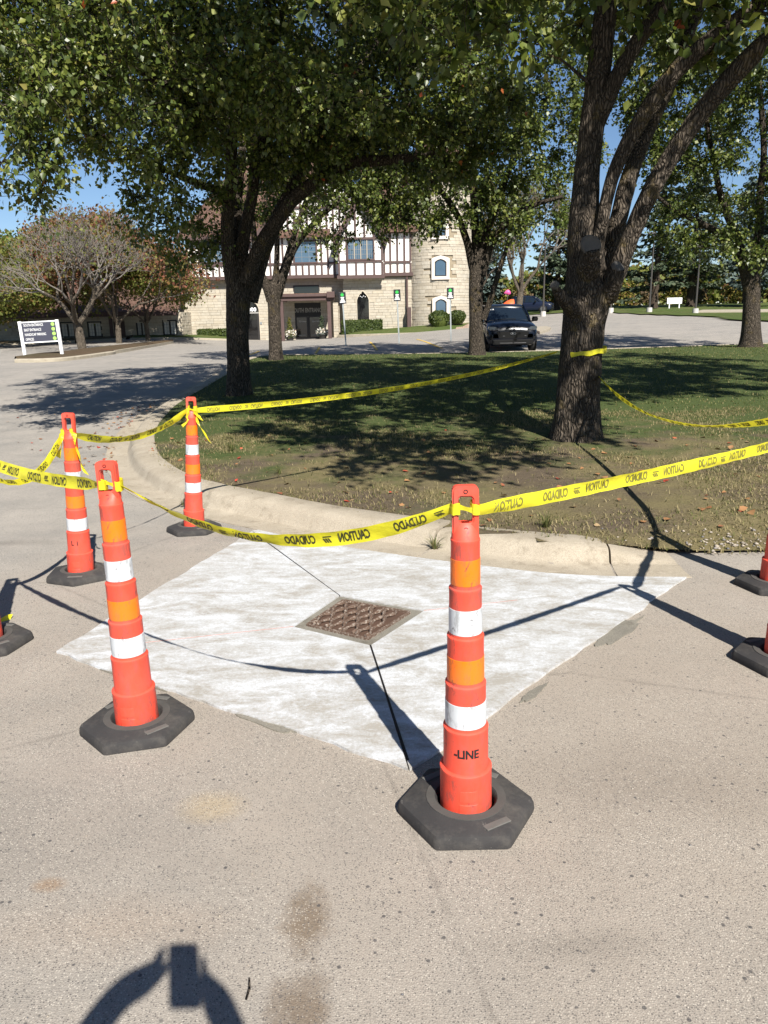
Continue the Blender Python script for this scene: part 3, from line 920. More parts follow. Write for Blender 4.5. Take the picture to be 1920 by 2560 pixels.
for w_ in ('CAUTION', 'CUIDADO'):
    vs_, fs_ = text_mesh(w_, .050, .0016, 1.0)
    xm = max(abs(v[0]) for v in vs_); k_ = .058 / xm
    text_cache[w_] = ([(x * k_, y * 1.32) for x, y in vs_], fs_)
lv = []; lf = []
for i_ in range(3):                                               # the small striped barrier mark between the words
    o_ = len(lv); lv += [(-.014 + i_ * .009, -.018), (-.008 + i_ * .009, -.018), (.002 + i_ * .009, .004), (-.004 + i_ * .009, .004)]; lf.append((o_, o_ + 1, o_ + 2, o_ + 3))
o_ = len(lv); lv += [(-.014, .009), (.018, .009), (.018, .015), (-.014, .015)]; lf.append((o_, o_ + 1, o_ + 2, o_ + 3))
text_cache['logo'] = (lv, lf)

TREE_A = (2.36, 9.2)
hl = .030
tapes = {}
def t2(key, *a, **k): tapes[key] = tape(*a, **k)[0]
t2('52', 'yellow caution tape strip sagging from the left edge to the left front cone', top_of(5, .03, 1.0), top_of(2, -.034, .985), .035, 'dark', (True, True), tilt0=[.1, -.5, -.15, .2], w1=.018, phase=.4, full=.050)
t2('21', 'yellow caution tape strip sagging between the two front cones', top_of(2, .034, .982), top_of(1, -.036, 1.005), .150, 'dark', (True, False), tilt0=[.9, .75, .45, .0, .25], full=.047, w0=.026, w1=.028, phase=.7, ends=.2)
t2('17', 'taut yellow caution tape strip rising from the front cone to the right edge', top_of(1, .036, .997), top_of(7, -.036, 1.035), .012, 'back', (True, False), tilt0=[.1, .0, -.05, .1], w0=.034, full=.045, phase=.2)
t2('76', 'caution tape strip between the two cones at the right edge', top_of(7, .02, 1.0), top_of(6, -.02, .99), .03, 'back', (True, False), phase=.3)
ta = np.array([TREE_A[0] + .20, TREE_A[1] - .16, .70])
t2('6t', 'caution tape strip drooping across the shaded lawn from tree trunk to right edge', ta, top_of(6, .0, 1.01) , .25, 'dark', (False, True), tilt0=[.5, .3, .9, 1.2, .6], full=.05, phase=.1)
tb = np.array([TREE_A[0] - .26, TREE_A[1] + .02, .985])
t2('4t', 'long yellow caution tape strip from the kerb cone to the big tree', top_of(4, .034, .965), tb, .10, 'back', (False, True), tilt0=[.05, .25, .5, .8], full=.05, w0=.035, phase=.5)
t2('34', 'yellow caution tape strip hanging between the two far left cones', top_of(3, .034, .935), top_of(4, -.034, .97), .11, 'dark', (False, False), tilt0=[.5, .7, .35, .1], full=.055, phase=.9)
t2('53', 'caution tape strip dropping steeply from the far left cone handle', top_of(3, -.036, .94), top_of(5, .03, .96), .20, 'dark', (True, False), tilt0=[.2, .5, .9, .4], full=.045, phase=.6)

def wraps(parent, i, zs, seed, tails=()):
    """the tape wound and knotted round a cone's handle"""
    r = np.random.default_rng(seed); m = MB()
    org = np.array(parent.location)
    c = top_of(i, 0, 0); cx, cy, cz = c
    for sx in (-1, 1):
        for z in zs:
            a = .0125 + r.uniform(0, .002); b = .0205 + r.uniform(0, .003); wob = r.uniform(-.006, .006)
            hw = r.uniform(.010, .018); rows = []
            for j in range(17):
                t_ = 2 * math.pi * j / 16
                x = a * np.sign(math.cos(t_)) * abs(math.cos(t_)) ** .6; y = b * np.sign(math.sin(t_)) * abs(math.sin(t_)) ** .6
                zz = z + wob * math.sin(t_ + seed) + r.uniform(-.002, .002)
                X = cx + LEAN[i] * z + sx * .0285 + x
                rows.append([(X - org[0], cy + y - org[1], cz + zz - hw - org[2]), (X - org[0] + r.uniform(-.001, .001), cy + y - org[1], cz + zz + hw - org[2])])
            m.loft(rows, False, False, False)
    # the strand crossing the open handle
    p = []
    for j in range(13):
        t_ = j / 12
        p.append([(cx + LEAN[i] * zs[0] - .03 + .06 * t_ - org[0], cy - .012 - org[1] + .006 * math.sin(6 * t_), cz + zs[0] + .01 - .012 * t_ + s_ * (.013 - .007 * math.sin(3.1 * t_)) - org[2]) for s_ in (-1, 1)])
    m.loft(p, False, False, False)
    for (dx, dz, ln, bend, wdt) in tails:
        rows = []
        for j in range(16):
            t_ = j / 15
            X = cx + LEAN[i] * 1 + dx + bend * t_ * t_ + .006 * math.sin(9 * t_ + seed); Y = cy - .025 - .02 * math.sin(2 * t_); Z = cz + dz - ln * t_
            tw = 1.5 * math.sin(4 * t_ + seed)
            rows.append([(X - s_ * wdt * math.cos(tw) - org[0], Y - s_ * wdt * math.sin(tw) - org[1], Z + .01 * s_ - org[2]) for s_ in (-1, 1)])
        m.loft(rows, False, False, False)
    return m.build('knot', M['tape'], parent, fix=False)
wraps(tapes['21'], 2, (.985, .978), 3)
wraps(tapes['17'], 1, (1.0, 1.006), 5)
wraps(tapes['4t'], 4, (.97, .955, .985, .94), 8, ((.04, .95, .23, .10, .012), (-.02, .95, .10, -.05, .012), (.03, .96, .06, .06, .014)))
wraps(tapes['53'], 3, (.94, .955), 9, ((.045, .95, .26, .06, .014), (-.03, .94, .14, -.03, .014)))
wraps(tapes['76'], 6, (.99, 1.0), 11); wraps(tapes['52'], 5, (1.0, .96), 13)
bt = thing('caution_tape', (TREE_A[0], TREE_A[1], .98), 'yellow caution tape band wound round the big tree trunk', 'caution tape', 'yellow caution tape strung round the work')
BAND_ROOT = bt
lost = thing('caution_tape', (0, 0, 0), 'torn yellow tape end lying on the asphalt at the left edge', 'caution tape')
p0 = (-2.199, 3.848, -0.123); p1 = (-2.085, 3.946, -0.126)
rows = []
for j in range(14):
    t_ = j / 13; x = p0[0] + (p1[0] - p0[0]) * t_; y = p0[1] + (p1[1] - p0[1]) * t_ + .008 * math.sin(7 * t_)
    rows.append([(x, y - .014, zf(x, y) + .006 + .006 * math.sin(5 * t_)), (x + .004, y + .014, zf(x, y) + .018 + .008 * math.sin(8 * t_ + 1))])
m = MB(); m.loft(rows, False, False, False); m.build('film', M['tape'], lost, fix=False)

# ================================================================== TREES
def unit(v): return v / np.maximum(np.linalg.norm(v, axis=-1, keepdims=True), 1e-9)

def leaf_arrays(pos, axis, nor, size, r, simple=False):
    """pos: leaf bases, axis: towards the tip, nor: rough face normal"""
    n = len(pos); axis = unit(axis); s = unit(np.cross(axis, nor)); nn = np.cross(s, axis)
    L = size[:, None]
    wv = .40 * r.uniform(.85, 1.15, n)[:, None]
    fold = r.uniform(-.02, .16, n)[:, None]; curl = r.uniform(-.18, .05, n)[:, None]
    b = pos; t = pos + axis * L + nn * L * curl
    if simple is True:
        l = pos + axis * L * .42 - s * L * wv; q = pos + axis * L * .42 + s * L * wv
        V = np.stack([b, q, t, l], 1).reshape(-1, 3); i = np.arange(n)[:, None] * 4
        return V, np.concatenate([i + [0, 1, 2], i + [0, 2, 3]])
    if simple == 'mid':
        l = pos + axis * L * .36 - s * L * wv + nn * L * fold; q = pos + axis * L * .36 + s * L * wv + nn * L * fold
        m = pos + axis * L * .5 + nn * L * curl * .25
        V = np.stack([b, q, t, l, m], 1).reshape(-1, 3); i = np.arange(n)[:, None] * 5
        return V, np.concatenate([i + [0, 1, 4], i + [1, 2, 4], i + [2, 3, 4], i + [3, 0, 4]])
    l = pos + axis * L * .30 - s * L * wv + nn * L * fold
    q = pos + axis * L * .30 + s * L * wv + nn * L * fold
    l2 = pos + axis * L * .66 - s * L * wv * .72 + nn * L * (fold * .7 + curl * .4)
    q2 = pos + axis * L * .66 + s * L * wv * .72 + nn * L * (fold * .7 + curl * .4)
    m = pos + axis * L * .48 + nn * L * curl * .25
    V = np.stack([b, q, q2, t, l2, l, m], 1).reshape(-1, 3); i = np.arange(n)[:, None] * 7
    return V, np.concatenate([i + [0, 1, 6], i + [1, 2, 6], i + [2, 3, 6], i + [3, 4, 6], i + [4, 5, 6], i + [5, 0, 6]])

def seg_arrays(P0, P1, r0, r1, sides=3):
    """many thin branch pieces as prisms"""
    d = unit(P1 - P0); ref = np.where(np.abs(d[:, 2:3]) < .9, np.array([[0, 0, 1.0]]), np.array([[1.0, 0, 0]]))
    u = unit(np.cross(d, ref)); w = np.cross(d, u); n = len(P0)
    V = []
    for P_, r_ in ((P0, r0), (P1, r1)):
        for k in range(sides):
            a = 2 * np.pi * k / sides
            V.append(P_ + (u * np.cos(a) + w * np.sin(a)) * np.asarray(r_).reshape(-1, 1))
    V = np.stack(V, 1).reshape(-1, 3); i = np.arange(n)[:, None] * (2 * sides)
    T = []
    for k in range(sides):
        j = (k + 1) % sides
        T += [i + [k, j, sides + j], i + [k, sides + j, sides + k]]
    return V, np.concatenate(T)

def limb_curve(pts, n=7):
    return np.array(catmull(pts, n))

def sun_side(v):
    return v

def make_tree(name, label, limbs, blobs, nclus, nleaf, lsize, seed, leafmat, barkmat, group=None, sides=16, simple=False, spread=.55, flare=1.45, subs=16, rough=.06, sink=.25, bark_noise=True, twigmat=None, droop=.55):
    r = np.random.default_rng(seed)
    b = limbs[0][0]
    base = np.array([b[0], b[1], b[2]])
    root = thing(name, tuple(base), label, 'tree', group)
    nodes = []; nrad = []
    tm = MB()
    for li, lm in enumerate(limbs):
        c = limb_curve(lm, 8)
        if li == 0:                                              # root flare and a foot in the soil
            c0 = c[0].copy()
            h = c[:, 2] - c0[2]
            c[:, 3] *= 1 + (flare - 1) * np.exp(-h / .16) + .10 * np.exp(-h / .6)
            foot = c0.copy(); foot[2] -= sink; foot[3] = c[0, 3] * 1.15
            c = np.vstack([foot, c])
        P_ = c[:, :3] - base
        sd = sides if li == 0 else max(7, int(sides * .7))
        # buttress lobes at the foot, uneven bark on the way up
        rings = []; prev = None
        for i in range(len(P_)):
            p = Vector(P_[i]); d = Vector(P_[min(i + 1, len(P_) - 1)]) - Vector(P_[max(i - 1, 0)]); d.normalize()
            if prev is None: u = d.orthogonal().normalized() if abs(d.z) < .9 else (Vector((1, 0, 0)) - d * d.x).normalized()
            else: u = (prev - d * prev.dot(d)).normalized()
            prev = u; w = d.cross(u); ring = []
            for j in range(sd):
                a = 2 * math.pi * j / sd; rr = c[i, 3]
                rr *= 1 + rough * 2 * (float(vnoise(j * 7.0 / sd * 2 + seed * 3.1 + li, i * .30, seed)) - .5)
                if li == 0:
                    hh = P_[i][2]
                    rr *= 1 + .16 * math.exp(-max(hh, 0) / .22) * math.sin(a * 5 + seed)
                ring.append(p + u * rr * math.cos(a) + w * rr * math.sin(a))
            rings.append(ring)
        tm.loft(rings, True, True)
        for i in range(len(P_)):
            if li > 0 or P_[i][2] > 2.0:
                nodes.append(P_[i]); nrad.append(c[i, 3])
    trunk = tm.build('trunk', barkmat, root, sm=True)
    nodes = list(nodes); nrad = list(nrad)
    # clusters of twigs
    vol = np.array([bb[3] * bb[4] * bb[5] for bb in blobs]) ** .80
    cnt = np.maximum(3, (nclus * vol / vol.sum()).astype(int))
    C = []
    for bb, k in zip(blobs, cnt):
        dct = unit(r.normal(size=(k, 3))); rad = r.uniform(.25, 1, k) ** .45
        rad *= .82 + .36 * fbm(dct[:, 0] * 2 + 5 + seed, dct[:, 1] * 2 + dct[:, 2] * 2 + 9, seed)
        C.append(np.array(bb[:3]) + dct * rad[:, None] * np.array(bb[3:6]) - base)
    C = np.concatenate(C)
    C = C[np.argsort(np.linalg.norm(C - np.array([0, 0, 2.5]), axis=1))]
    NA = np.zeros((len(nodes) + len(C) * 5 + 5, 3)); NR = np.zeros(len(NA)); k0 = len(nodes)
    NA[:k0] = np.array(nodes); NR[:k0] = nrad
    bm_ = MB(); s0, s1, ra, rb = [], [], [], []
    LP, LA, LN = [], [], []
    per = max(1, int(nleaf / max(1, len(C)) / subs))
    for p in C:
        dv = NA[:k0] - p; dd = np.linalg.norm(dv, axis=1) + .5 * np.maximum(0, dv[:, 2])
        j = int(np.argmin(dd)); q = NA[j]; ln = np.linalg.norm(p - q)
        if ln > .15:
            ctl = (p + q) / 2 + np.array([0, 0, .16 * ln]) + r.normal(size=3) * .08 * ln
            tt = np.linspace(0, 1, 8)[:, None]
            cur = q * (1 - tt) ** 2 + ctl * 2 * tt * (1 - tt) + p * tt ** 2
            cur[1:-1] += r.normal(size=(6, 3)) * .02 * min(ln, 1.5)
            r0 = min(NR[j] * .62, .010 + .013 * ln); rr = np.linspace(max(r0, .006), .005, 8)
            s0.append(cur[:-1]); s1.append(cur[1:]); ra.append(rr[:-1]); rb.append(rr[1:])
            NA[k0:k0 + 4] = cur[[3, 4, 6, 7]]; NR[k0:k0 + 4] = rr[[3, 4, 6, 7]]; k0 += 4
        out = unit(p - np.array([0, 0, 3.0]))
        dirs = unit(r.normal(size=(subs, 3)) + out * .55 + np.array([0, 0, -.1]))
        lens = r.uniform(.35, 1.0, subs) * spread
        e = p + dirs * lens[:, None] - np.array([0, 0, 1.0]) * (lens ** 2 * .25)[:, None]
        s0.append(np.repeat(p[None], subs, 0)); s1.append(e); ra.append(np.full(subs, .0055)); rb.append(np.full(subs, .0025))
        f = r.uniform(.15, 1.05, (subs, per))[..., None]
        lp = p + (e - p)[:, None, :] * f + r.normal(size=(subs, per, 3)) * .045
        LP.append(lp.reshape(-1, 3))
        ax = dirs[:, None, :] * .55 + r.normal(size=(subs, per, 3)) * .55 + np.array([0, 0, -droop])
        LA.append(ax.reshape(-1, 3))
        LN.append((r.normal(size=(subs * per, 3)) * .75 + out * .5 + np.array([0, 0, .55])))
    V, T = seg_arrays(np.concatenate(s0), np.concatenate(s1), np.concatenate(ra), np.concatenate(rb), 3)
    fast_mesh('branches', V, T, twigmat or barkmat, root)
    LP = np.concatenate(LP); LA = np.concatenate(LA); LN = np.concatenate(LN)
    if nleaf:
        sz = lsize * r.uniform(.5, 1.28, len(LP))
        V, T = leaf_arrays(LP, LA, LN, sz, r, simple)
        fast_mesh('crown', V, T, leafmat, root)
    return root

GT = 'pear trees on the grass island'
# ---- A: the big tree at the right, trunk forking into four limbs
TA = [[(2.347, 9.2, -0.216, 0.275), (2.363, 9.2, 0.434, 0.25), (2.377, 9.2, 0.981, 0.24), (2.397, 9.2, 1.354, 0.25), (2.415, 9.2, 1.667, 0.265), (2.39, 9.2, 1.95, 0.214), (2.361, 9.2, 2.329, 0.173)],
      [(2.354, 9.2, 1.823, 0.184), (2.34, 9.2, 2.329, 0.173), (2.355, 9.25, 2.73, 0.154), (2.386, 9.3, 3.126, 0.139), (2.414, 9.3, 3.506, 0.134), (2.472, 9.35, 4.028, 0.13), (2.531, 9.4, 4.718, 0.12), (2.532, 9.4, 5.411, 0.099), (2.38, 9.3, 6.068, 0.067)],
      [(2.438, 9.3, 3.435, 0.103), (2.526, 9.25, 3.656, 0.097), (2.647, 9.2, 3.938, 0.087), (2.831, 9.15, 4.255, 0.081), (3.049, 9.1, 4.562, 0.07), (3.251, 9, 5.067, 0.055), (3.347, 8.8, 5.689, 0.039)],
      [(2.442, 9.1, 1.868, 0.111), (2.466, 9.05, 2.164, 0.08), (2.504, 9, 2.452, 0.07), (2.555, 9, 2.748, 0.07), (2.626, 8.95, 3.012, 0.075), (2.806, 8.9, 3.387, 0.084), (3.012, 8.85, 3.705, 0.088), (3.227, 8.8, 3.94, 0.088), (3.632, 8.7, 4.249, 0.073), (4.353, 8.6, 4.728, 0.052), (4.733, 8.4, 5.026, 0.037)],
      [(2.608, 9.4, 1.826, 0.115), (2.718, 9.45, 2.176, 0.094), (2.828, 9.5, 2.503, 0.1), (2.921, 9.6, 2.829, 0.101), (3.06, 9.7, 3.211, 0.092), (3.294, 9.9, 3.648, 0.083), (3.613, 10.1, 4.265, 0.073), (4.002, 10.4, 5.333, 0.058)],
      [(2.576, 9.15, 1.611, 0.152), (2.693, 9.05, 1.861, 0.115), (2.781, 9, 2.14, 0.1), (2.885, 8.95, 2.44, 0.099), (2.97, 8.9, 2.67, 0.099), (3.098, 8.9, 2.92, 0.099), (3.276, 8.85, 3.219, 0.098), (3.483, 8.75, 3.532, 0.102), (3.932, 8.5, 4.035, 0.094), (4.559, 8.2, 4.456, 0.063)],
      [(2.302, 9.1, 1.461, 0.151), (2.112, 8.95, 1.566, 0.084), (1.991, 8.85, 1.666, 0.054), (1.941, 8.8, 1.735, 0.039)],
      [(2.381, 9.1, 1.818, 0.151), (2.355, 8.95, 1.962, 0.124), (2.338, 8.82, 2.124, 0.093)],
      [(2.616, 9.1, 1.609, 0.131), (2.647, 8.95, 1.767, 0.099), (2.67, 8.88, 1.902, 0.069)]]
BA = [(2.1, 3.1, 5.2, 1.35, 1.2, .8), (2.6, 4.9, 5.6, 2.6, 1.9, 1.2), (2.6, 8.4, 7.6, 4.2, 4.4, 1.9), (6.4, 9.0, 6.6, 2.8, 3.4, 1.6), (4.5, 12, 8, 3.6, 3, 1.6), (.1, 6.0, 6.7, 2.0, 1.6, .8), (-1.0, 8.3, 7.4, 2.0, 1.8, .9), (8.6, 12.5, 7.6, 3.2, 3.2, 1.5), (9.5, 8.5, 7.0, 2.6, 3.0, 1.4),
      (3.697, 8.4, 3.989, 0.85, 0.9, 0.38), (0.899, 8.3, 4.519, 1.6, 1.4, 0.55), (3.141, 9.6, 4.912, 1.7, 1.2, 0.6)]
treeA = make_tree('pear_tree', 'big tree on the right of the island with tape round its trunk', TA, BA, 820, 96000, .124, 21, M['leaf'], M['bark'], GT, sides=40, simple='mid', spread=.6, flare=1.28, rough=.045)
# sawn faces of the cut limbs
def cut_face(parent, c, nrm_, r_, name='cut_limb'):
    m = MB(); n_ = Vector(nrm_).normalized(); u = n_.orthogonal().normalized(); w = n_.cross(u); c = Vector(c)
    rings = []
    for rr, dz in ((r_ * 1.06, -.04), (r_ * 1.08, 0.0), (r_ * .96, .012), (r_ * .9, .008), (r_ * .4, .010)):
        rings.append([c + n_ * dz + u * rr * (1 + .05 * math.sin(3 * 2 * math.pi * j / 20)) * math.cos(2 * math.pi * j / 20) + w * rr * 1.15 * math.sin(2 * math.pi * j / 20) for j in range(20)])
    m.loft(rings, True, True)
    o = m.build(name, M['cut'], parent, sm=True)
    return o
ab = np.array(treeA.location)
for (p, n_, rr) in (((2.332, 8.8, 2.147), (.05, -1, .12), .098), ((2.672, 8.87, 1.917), (.45, -.7, .5), .066), ((1.933, 8.79, 1.74), (-.8, -.45, .5), .042)):
    cut_face(treeA, np.array(p) - ab, n_, rr)
# tape band on this trunk
rows = []
rx_ = .266
for j in range(49):
    a = 2 * math.pi * j / 48; k = 1 + .025 * math.sin(5 * a)
    x = (rx_) * k * math.cos(a) + .02; y = rx_ * k * math.sin(a)
    zc = .025 * math.cos(a - .2) + .004 * math.sin(9 * a)
    rows.append([(x, y, zc - .026 - .006 * math.sin(7 * a)), (x * 1.004, y * 1.004, zc), (x, y, zc + .028 + .005 * math.sin(4 * a))])
m = MB(); m.loft(rows, False, False, False); m.build('film', M['tape'], BAND_ROOT, sm=True, fix=False)
BAND_ROOT.location = (2.395, 9.205, .985)

# ---- B: tree left of the middle, its crown reaching towards the viewer
TB = [[(-2.707, 14.5, -0.147, 0.228), (-2.682, 14.5, 0.476, 0.205), (-2.653, 14.5, 1.153, 0.205), (-2.605, 14.5, 1.732, 0.22), (-2.56, 14.5, 2.138, 0.22), (-2.521, 14.5, 2.458, 0.167)],
      [(-2.64, 14.4, 2.055, 0.151), (-2.682, 14.3, 2.606, 0.127), (-2.633, 14.2, 3.135, 0.112), (-2.511, 14.1, 3.793, 0.103), (-2.439, 14, 4.425, 0.088), (-2.382, 13.6, 5.225, 0.071), (-2.389, 13.2, 6.006, 0.055)],
      [(-2.56, 14.5, 2.138, 0.137), (-2.42, 14.5, 2.853, 0.114), (-2.226, 14.5, 3.547, 0.099), (-2.113, 14.5, 4.3, 0.091), (-1.989, 14.4, 5.151, 0.075), (-1.673, 14.2, 6.063, 0.06)],
      [(-2.43, 14.4, 2.051, 0.143), (-2.165, 14.3, 2.557, 0.135), (-1.848, 14.2, 2.968, 0.126), (-1.474, 14.1, 3.388, 0.119), (-0.989, 14, 3.69, 0.11), (-0.425, 13.9, 3.925, 0.095), (0.199, 13.8, 3.939, 0.08), (0.884, 13.6, 4.003, 0.057), (1.531, 13.3, 4.343, 0.035)],
      [(-2.4, 14.6, 1.73, 0.153), (-2.157, 14.7, 2.464, 0.131), (-1.832, 14.8, 3.188, 0.124), (-1.428, 14.9, 3.901, 0.109), (-1.029, 15, 4.606, 0.087), (-0.507, 15.1, 5.376, 0.071), (0.091, 15.2, 6.207, 0.048)],
      [(-2.601, 14.2, 3.362, 0.089), (-2.72, 13.9, 3.532, 0.073), (-2.939, 13.5, 3.578, 0.063), (-3.254, 13, 3.685, 0.048), (-3.513, 12.2, 3.76, 0.032), (-3.693, 11.2, 3.869, 0.023)],
      [(-2.444, 14, 4.354, 0.073), (-2.739, 13, 4.618, 0.055), (-3.102, 11.8, 4.691, 0.043), (-3.394, 10.6, 4.634, 0.034), (-3.716, 9.8, 4.454, 0.026), (-3.904, 9.5, 4.044, 0.015)],
      [(-2.113, 14.5, 4.3, 0.076), (-1.587, 13.5, 4.58, 0.057), (-1.029, 12.4, 4.691, 0.039), (-0.562, 11.4, 4.65, 0.024)],
      [(-2.521, 14.4, 2.452, 0.105), (-2.593, 14.9, 3.214, 0.093), (-2.577, 15.6, 4.278, 0.082), (-2.445, 16.4, 5.664, 0.069), (-2.45, 17, 7.136, 0.054)]]
BB = [(-2.361, 13.6, 6.523, 4.3, 3.8, 2.2), (-2.939, 11.2, 4.582, 1.75, 2, 1.05), (-3.144, 13.2, 3.418, 0.85, 1.4, 0.72), (-4.064, 9.4, 3.764, 0.75, 0.9, 1.1), (-3.919, 9.3, 3.29, 0.42, 0.6, 0.4), (-0.556, 11.4, 4.817, 2.1, 1.8, 1.15),
      (0.276, 13.6, 4.084, 1.6, 1.6, 0.55), (-3.293, 14.4, 2.782, 0.85, 0.9, 0.42), (-2.2, 14.6, 4.841, 2.6, 2.2, 1.1), (1.079, 13.2, 4.463, 1.4, 1.4, 0.8), (-3.706, 10, 4.753, 1.3, 1.4, 0.9), (-3.781, 13.6, 3.053, 0.4, 0.8, 0.36), (-1.372, 14.2, 4.375, 1.5, 1.5, 0.7), (-4.357, 10.4, 4.893, 1.3, 1.4, 1)]
make_tree('pear_tree', 'tree left of the middle with dark fissured trunk beside the kerb', TB, BB, 760, 150000, .076, 33, M['leaf'], M['bark'], GT, sides=22, simple='mid', spread=.58, flare=1.35)

# ---- C: slimmer tree behind it
TC = [[(-3.196, 23.6, -0.012, 0.206), (-3.193, 23.6, 0.788, 0.193), (-3.176, 23.6, 1.6, 0.181), (-3.149, 23.6, 2.067, 0.206), (-3.127, 23.6, 2.463, 0.157)],
      [(-3.244, 23.6, 1.869, 0.145), (-3.391, 23.5, 2.399, 0.12), (-3.563, 23.4, 2.918, 0.095), (-3.6, 23.3, 3.804, 0.084), (-3.58, 23, 5, 0.059)],
      [(-3.111, 23.6, 2.265, 0.109), (-3.012, 23.6, 3.049, 0.085), (-2.929, 23.6, 4.075, 0.072), (-2.727, 23.6, 5.322, 0.06), (-2.519, 23.6, 6.772, 0.049)],
      [(-3.043, 23.6, 1.998, 0.132), (-2.789, 23.5, 2.649, 0.109), (-2.4, 23.4, 3.409, 0.095), (-1.68, 23.2, 4.133, 0.071), (-0.86, 23, 4.646, 0.059), (-0.069, 22.8, 4.905, 0.035)],
      [(-3.059, 23.6, 2.198, 0.109), (-2.653, 23.8, 3.316, 0.086), (-2.206, 24, 4.49, 0.073), (-1.695, 24.2, 5.651, 0.062), (-1.122, 24.5, 6.947, 0.051)]]
BC = [(-1.638, 23.6, 5.914, 2.6, 2.4, 1.5), (-0.604, 23, 4.459, 1.1, 1.2, 0.7), (-2.342, 23.2, 4.145, 1, 1.2, 0.7), (-2.507, 23.6, 7.01, 3, 2.6, 1.8), (-3.372, 23.2, 4.659, 1.2, 1.2, 0.8), (-1.173, 23.3, 3.632, 0.8, 0.8, 0.34), (0.04, 23, 3.954, 0.8, 0.9, 0.5), (-0.194, 23, 5.178, 1.2, 1.2, 0.9)]
make_tree('pear_tree', 'slim tree just right of and behind the left dark trunk', TC, BC, 260, 36000, .095, 45, M['leaf_far'], M['bark'], GT, sides=14, simple=True, spread=.65, flare=1.3)

# ---- D: tree in front of the black car
TD = [[(2.926, 23.6, -0.021, 0.242), (2.904, 23.6, 0.669, 0.217), (2.879, 23.6, 1.617, 0.206), (2.883, 23.6, 2.414, 0.217), (2.891, 23.6, 2.937, 0.206)],
      [(2.784, 23.6, 2.678, 0.132), (2.575, 23.5, 3.452, 0.109), (2.24, 23.3, 4.195, 0.095), (1.752, 23, 4.78, 0.07), (1.085, 22.6, 5.209, 0.047)],
      [(2.892, 23.6, 2.807, 0.145), (2.825, 23.6, 3.967, 0.121), (2.758, 23.6, 5.22, 0.109), (2.678, 23.5, 6.655, 0.084), (2.538, 23.3, 8.23, 0.071), (2.368, 23, 9.895, 0.048)],
      [(2.947, 23.6, 2.806, 0.132), (3.167, 23.5, 3.696, 0.109), (3.471, 23.3, 4.545, 0.084), (3.833, 23.1, 5.72, 0.07), (4.016, 22.9, 7.186, 0.059)],
      [(2.98, 23.6, 2.412, 0.145), (3.294, 23.4, 3.302, 0.108), (3.743, 23.1, 3.958, 0.094), (4.337, 22.8, 4.28, 0.069), (5.082, 22.4, 4.454, 0.046)],
      [(3.093, 23.5, 1.21, 0.096), (3.318, 23.4, 1.872, 0.084), (3.535, 23.3, 2.648, 0.071), (3.772, 23.2, 3.403, 0.048)]]
BD = [(2.845, 23.5, 5.813, 3, 2.8, 1.9), (1.817, 23, 4.413, 1.35, 1.3, 0.85), (4.06, 22.7, 4.212, 1.6, 1.4, 0.75), (2.632, 23, 8.029, 3.6, 3.2, 2.2), (4.844, 23, 5.801, 1.5, 1.6, 1.4), (1.086, 22.6, 5.326, 1.1, 1.2, 0.8), (2.443, 22.6, 10.165, 3.4, 3.2, 2.2), (1.481, 22.9, 3.793, 0.7, 0.8, 0.4), (0.567, 22.6, 4.625, 1.2, 1.2, 0.7), (3.437, 22.8, 3.746, 0.9, 0.9, 0.35)]
make_tree('pear_tree', 'tree with mossy orange bark in front of the black car', TD, BD, 460, 76000, .10, 57, M['leaf_far'], M['bark'], GT, sides=16, simple=True, spread=.68, flare=1.3)

# ---- E: tree at the right edge
TE = [[(12.235, 25.6, 0.019, 0.34), (12.147, 25.6, 0.868, 0.274), (12.087, 25.6, 1.746, 0.262), (11.989, 25.6, 2.394, 0.301), (11.997, 25.6, 2.892, 0.262)],
      [(11.892, 25.6, 2.182, 0.157), (11.439, 25.4, 2.959, 0.13), (10.777, 25.2, 3.58, 0.117), (9.935, 25, 3.983, 0.09), (9.117, 24.8, 4.31, 0.063), (8.452, 24.6, 4.692, 0.051)],
      [(11.885, 25.6, 2.539, 0.143), (11.347, 25.5, 3.596, 0.118), (10.802, 25.4, 4.555, 0.104), (10.28, 25.2, 5.862, 0.077), (9.782, 25, 7.362, 0.064)],
      [(12.087, 25.6, 2.606, 0.17), (12.116, 25.6, 3.73, 0.143), (12.029, 25.6, 4.83, 0.119), (12.001, 25.6, 6.168, 0.092), (11.592, 25.5, 8.21, 0.078), (11.293, 25.3, 10.11, 0.065)],
      [(12.177, 25.6, 2.319, 0.157), (12.375, 25.4, 3.151, 0.13), (12.752, 25.2, 4.088, 0.103), (13.363, 25, 5.248, 0.076)]]
BE = [(11.492, 25.4, 6.008, 3, 3, 2), (9.947, 25, 3.848, 1.5, 1.5, 1), (11.283, 25, 3.416, 1.3, 1.5, 0.7), (9.516, 25, 7.242, 2.2, 2.3, 2.2), (11.235, 25, 9.294, 4, 3.6, 2.6), (8.33, 24.5, 5.898, 1, 1.3, 1), (13.429, 25, 4.72, 2, 2, 1.5), (7.567, 24.8, 8.577, 2.2, 2.2, 1.7)]
make_tree('pear_tree', 'tree at the right edge forking low into spreading limbs', TE, BE, 460, 76000, .105, 69, M['leaf_far'], M['bark'], GT, sides=16, simple=True, spread=.7, flare=1.35)

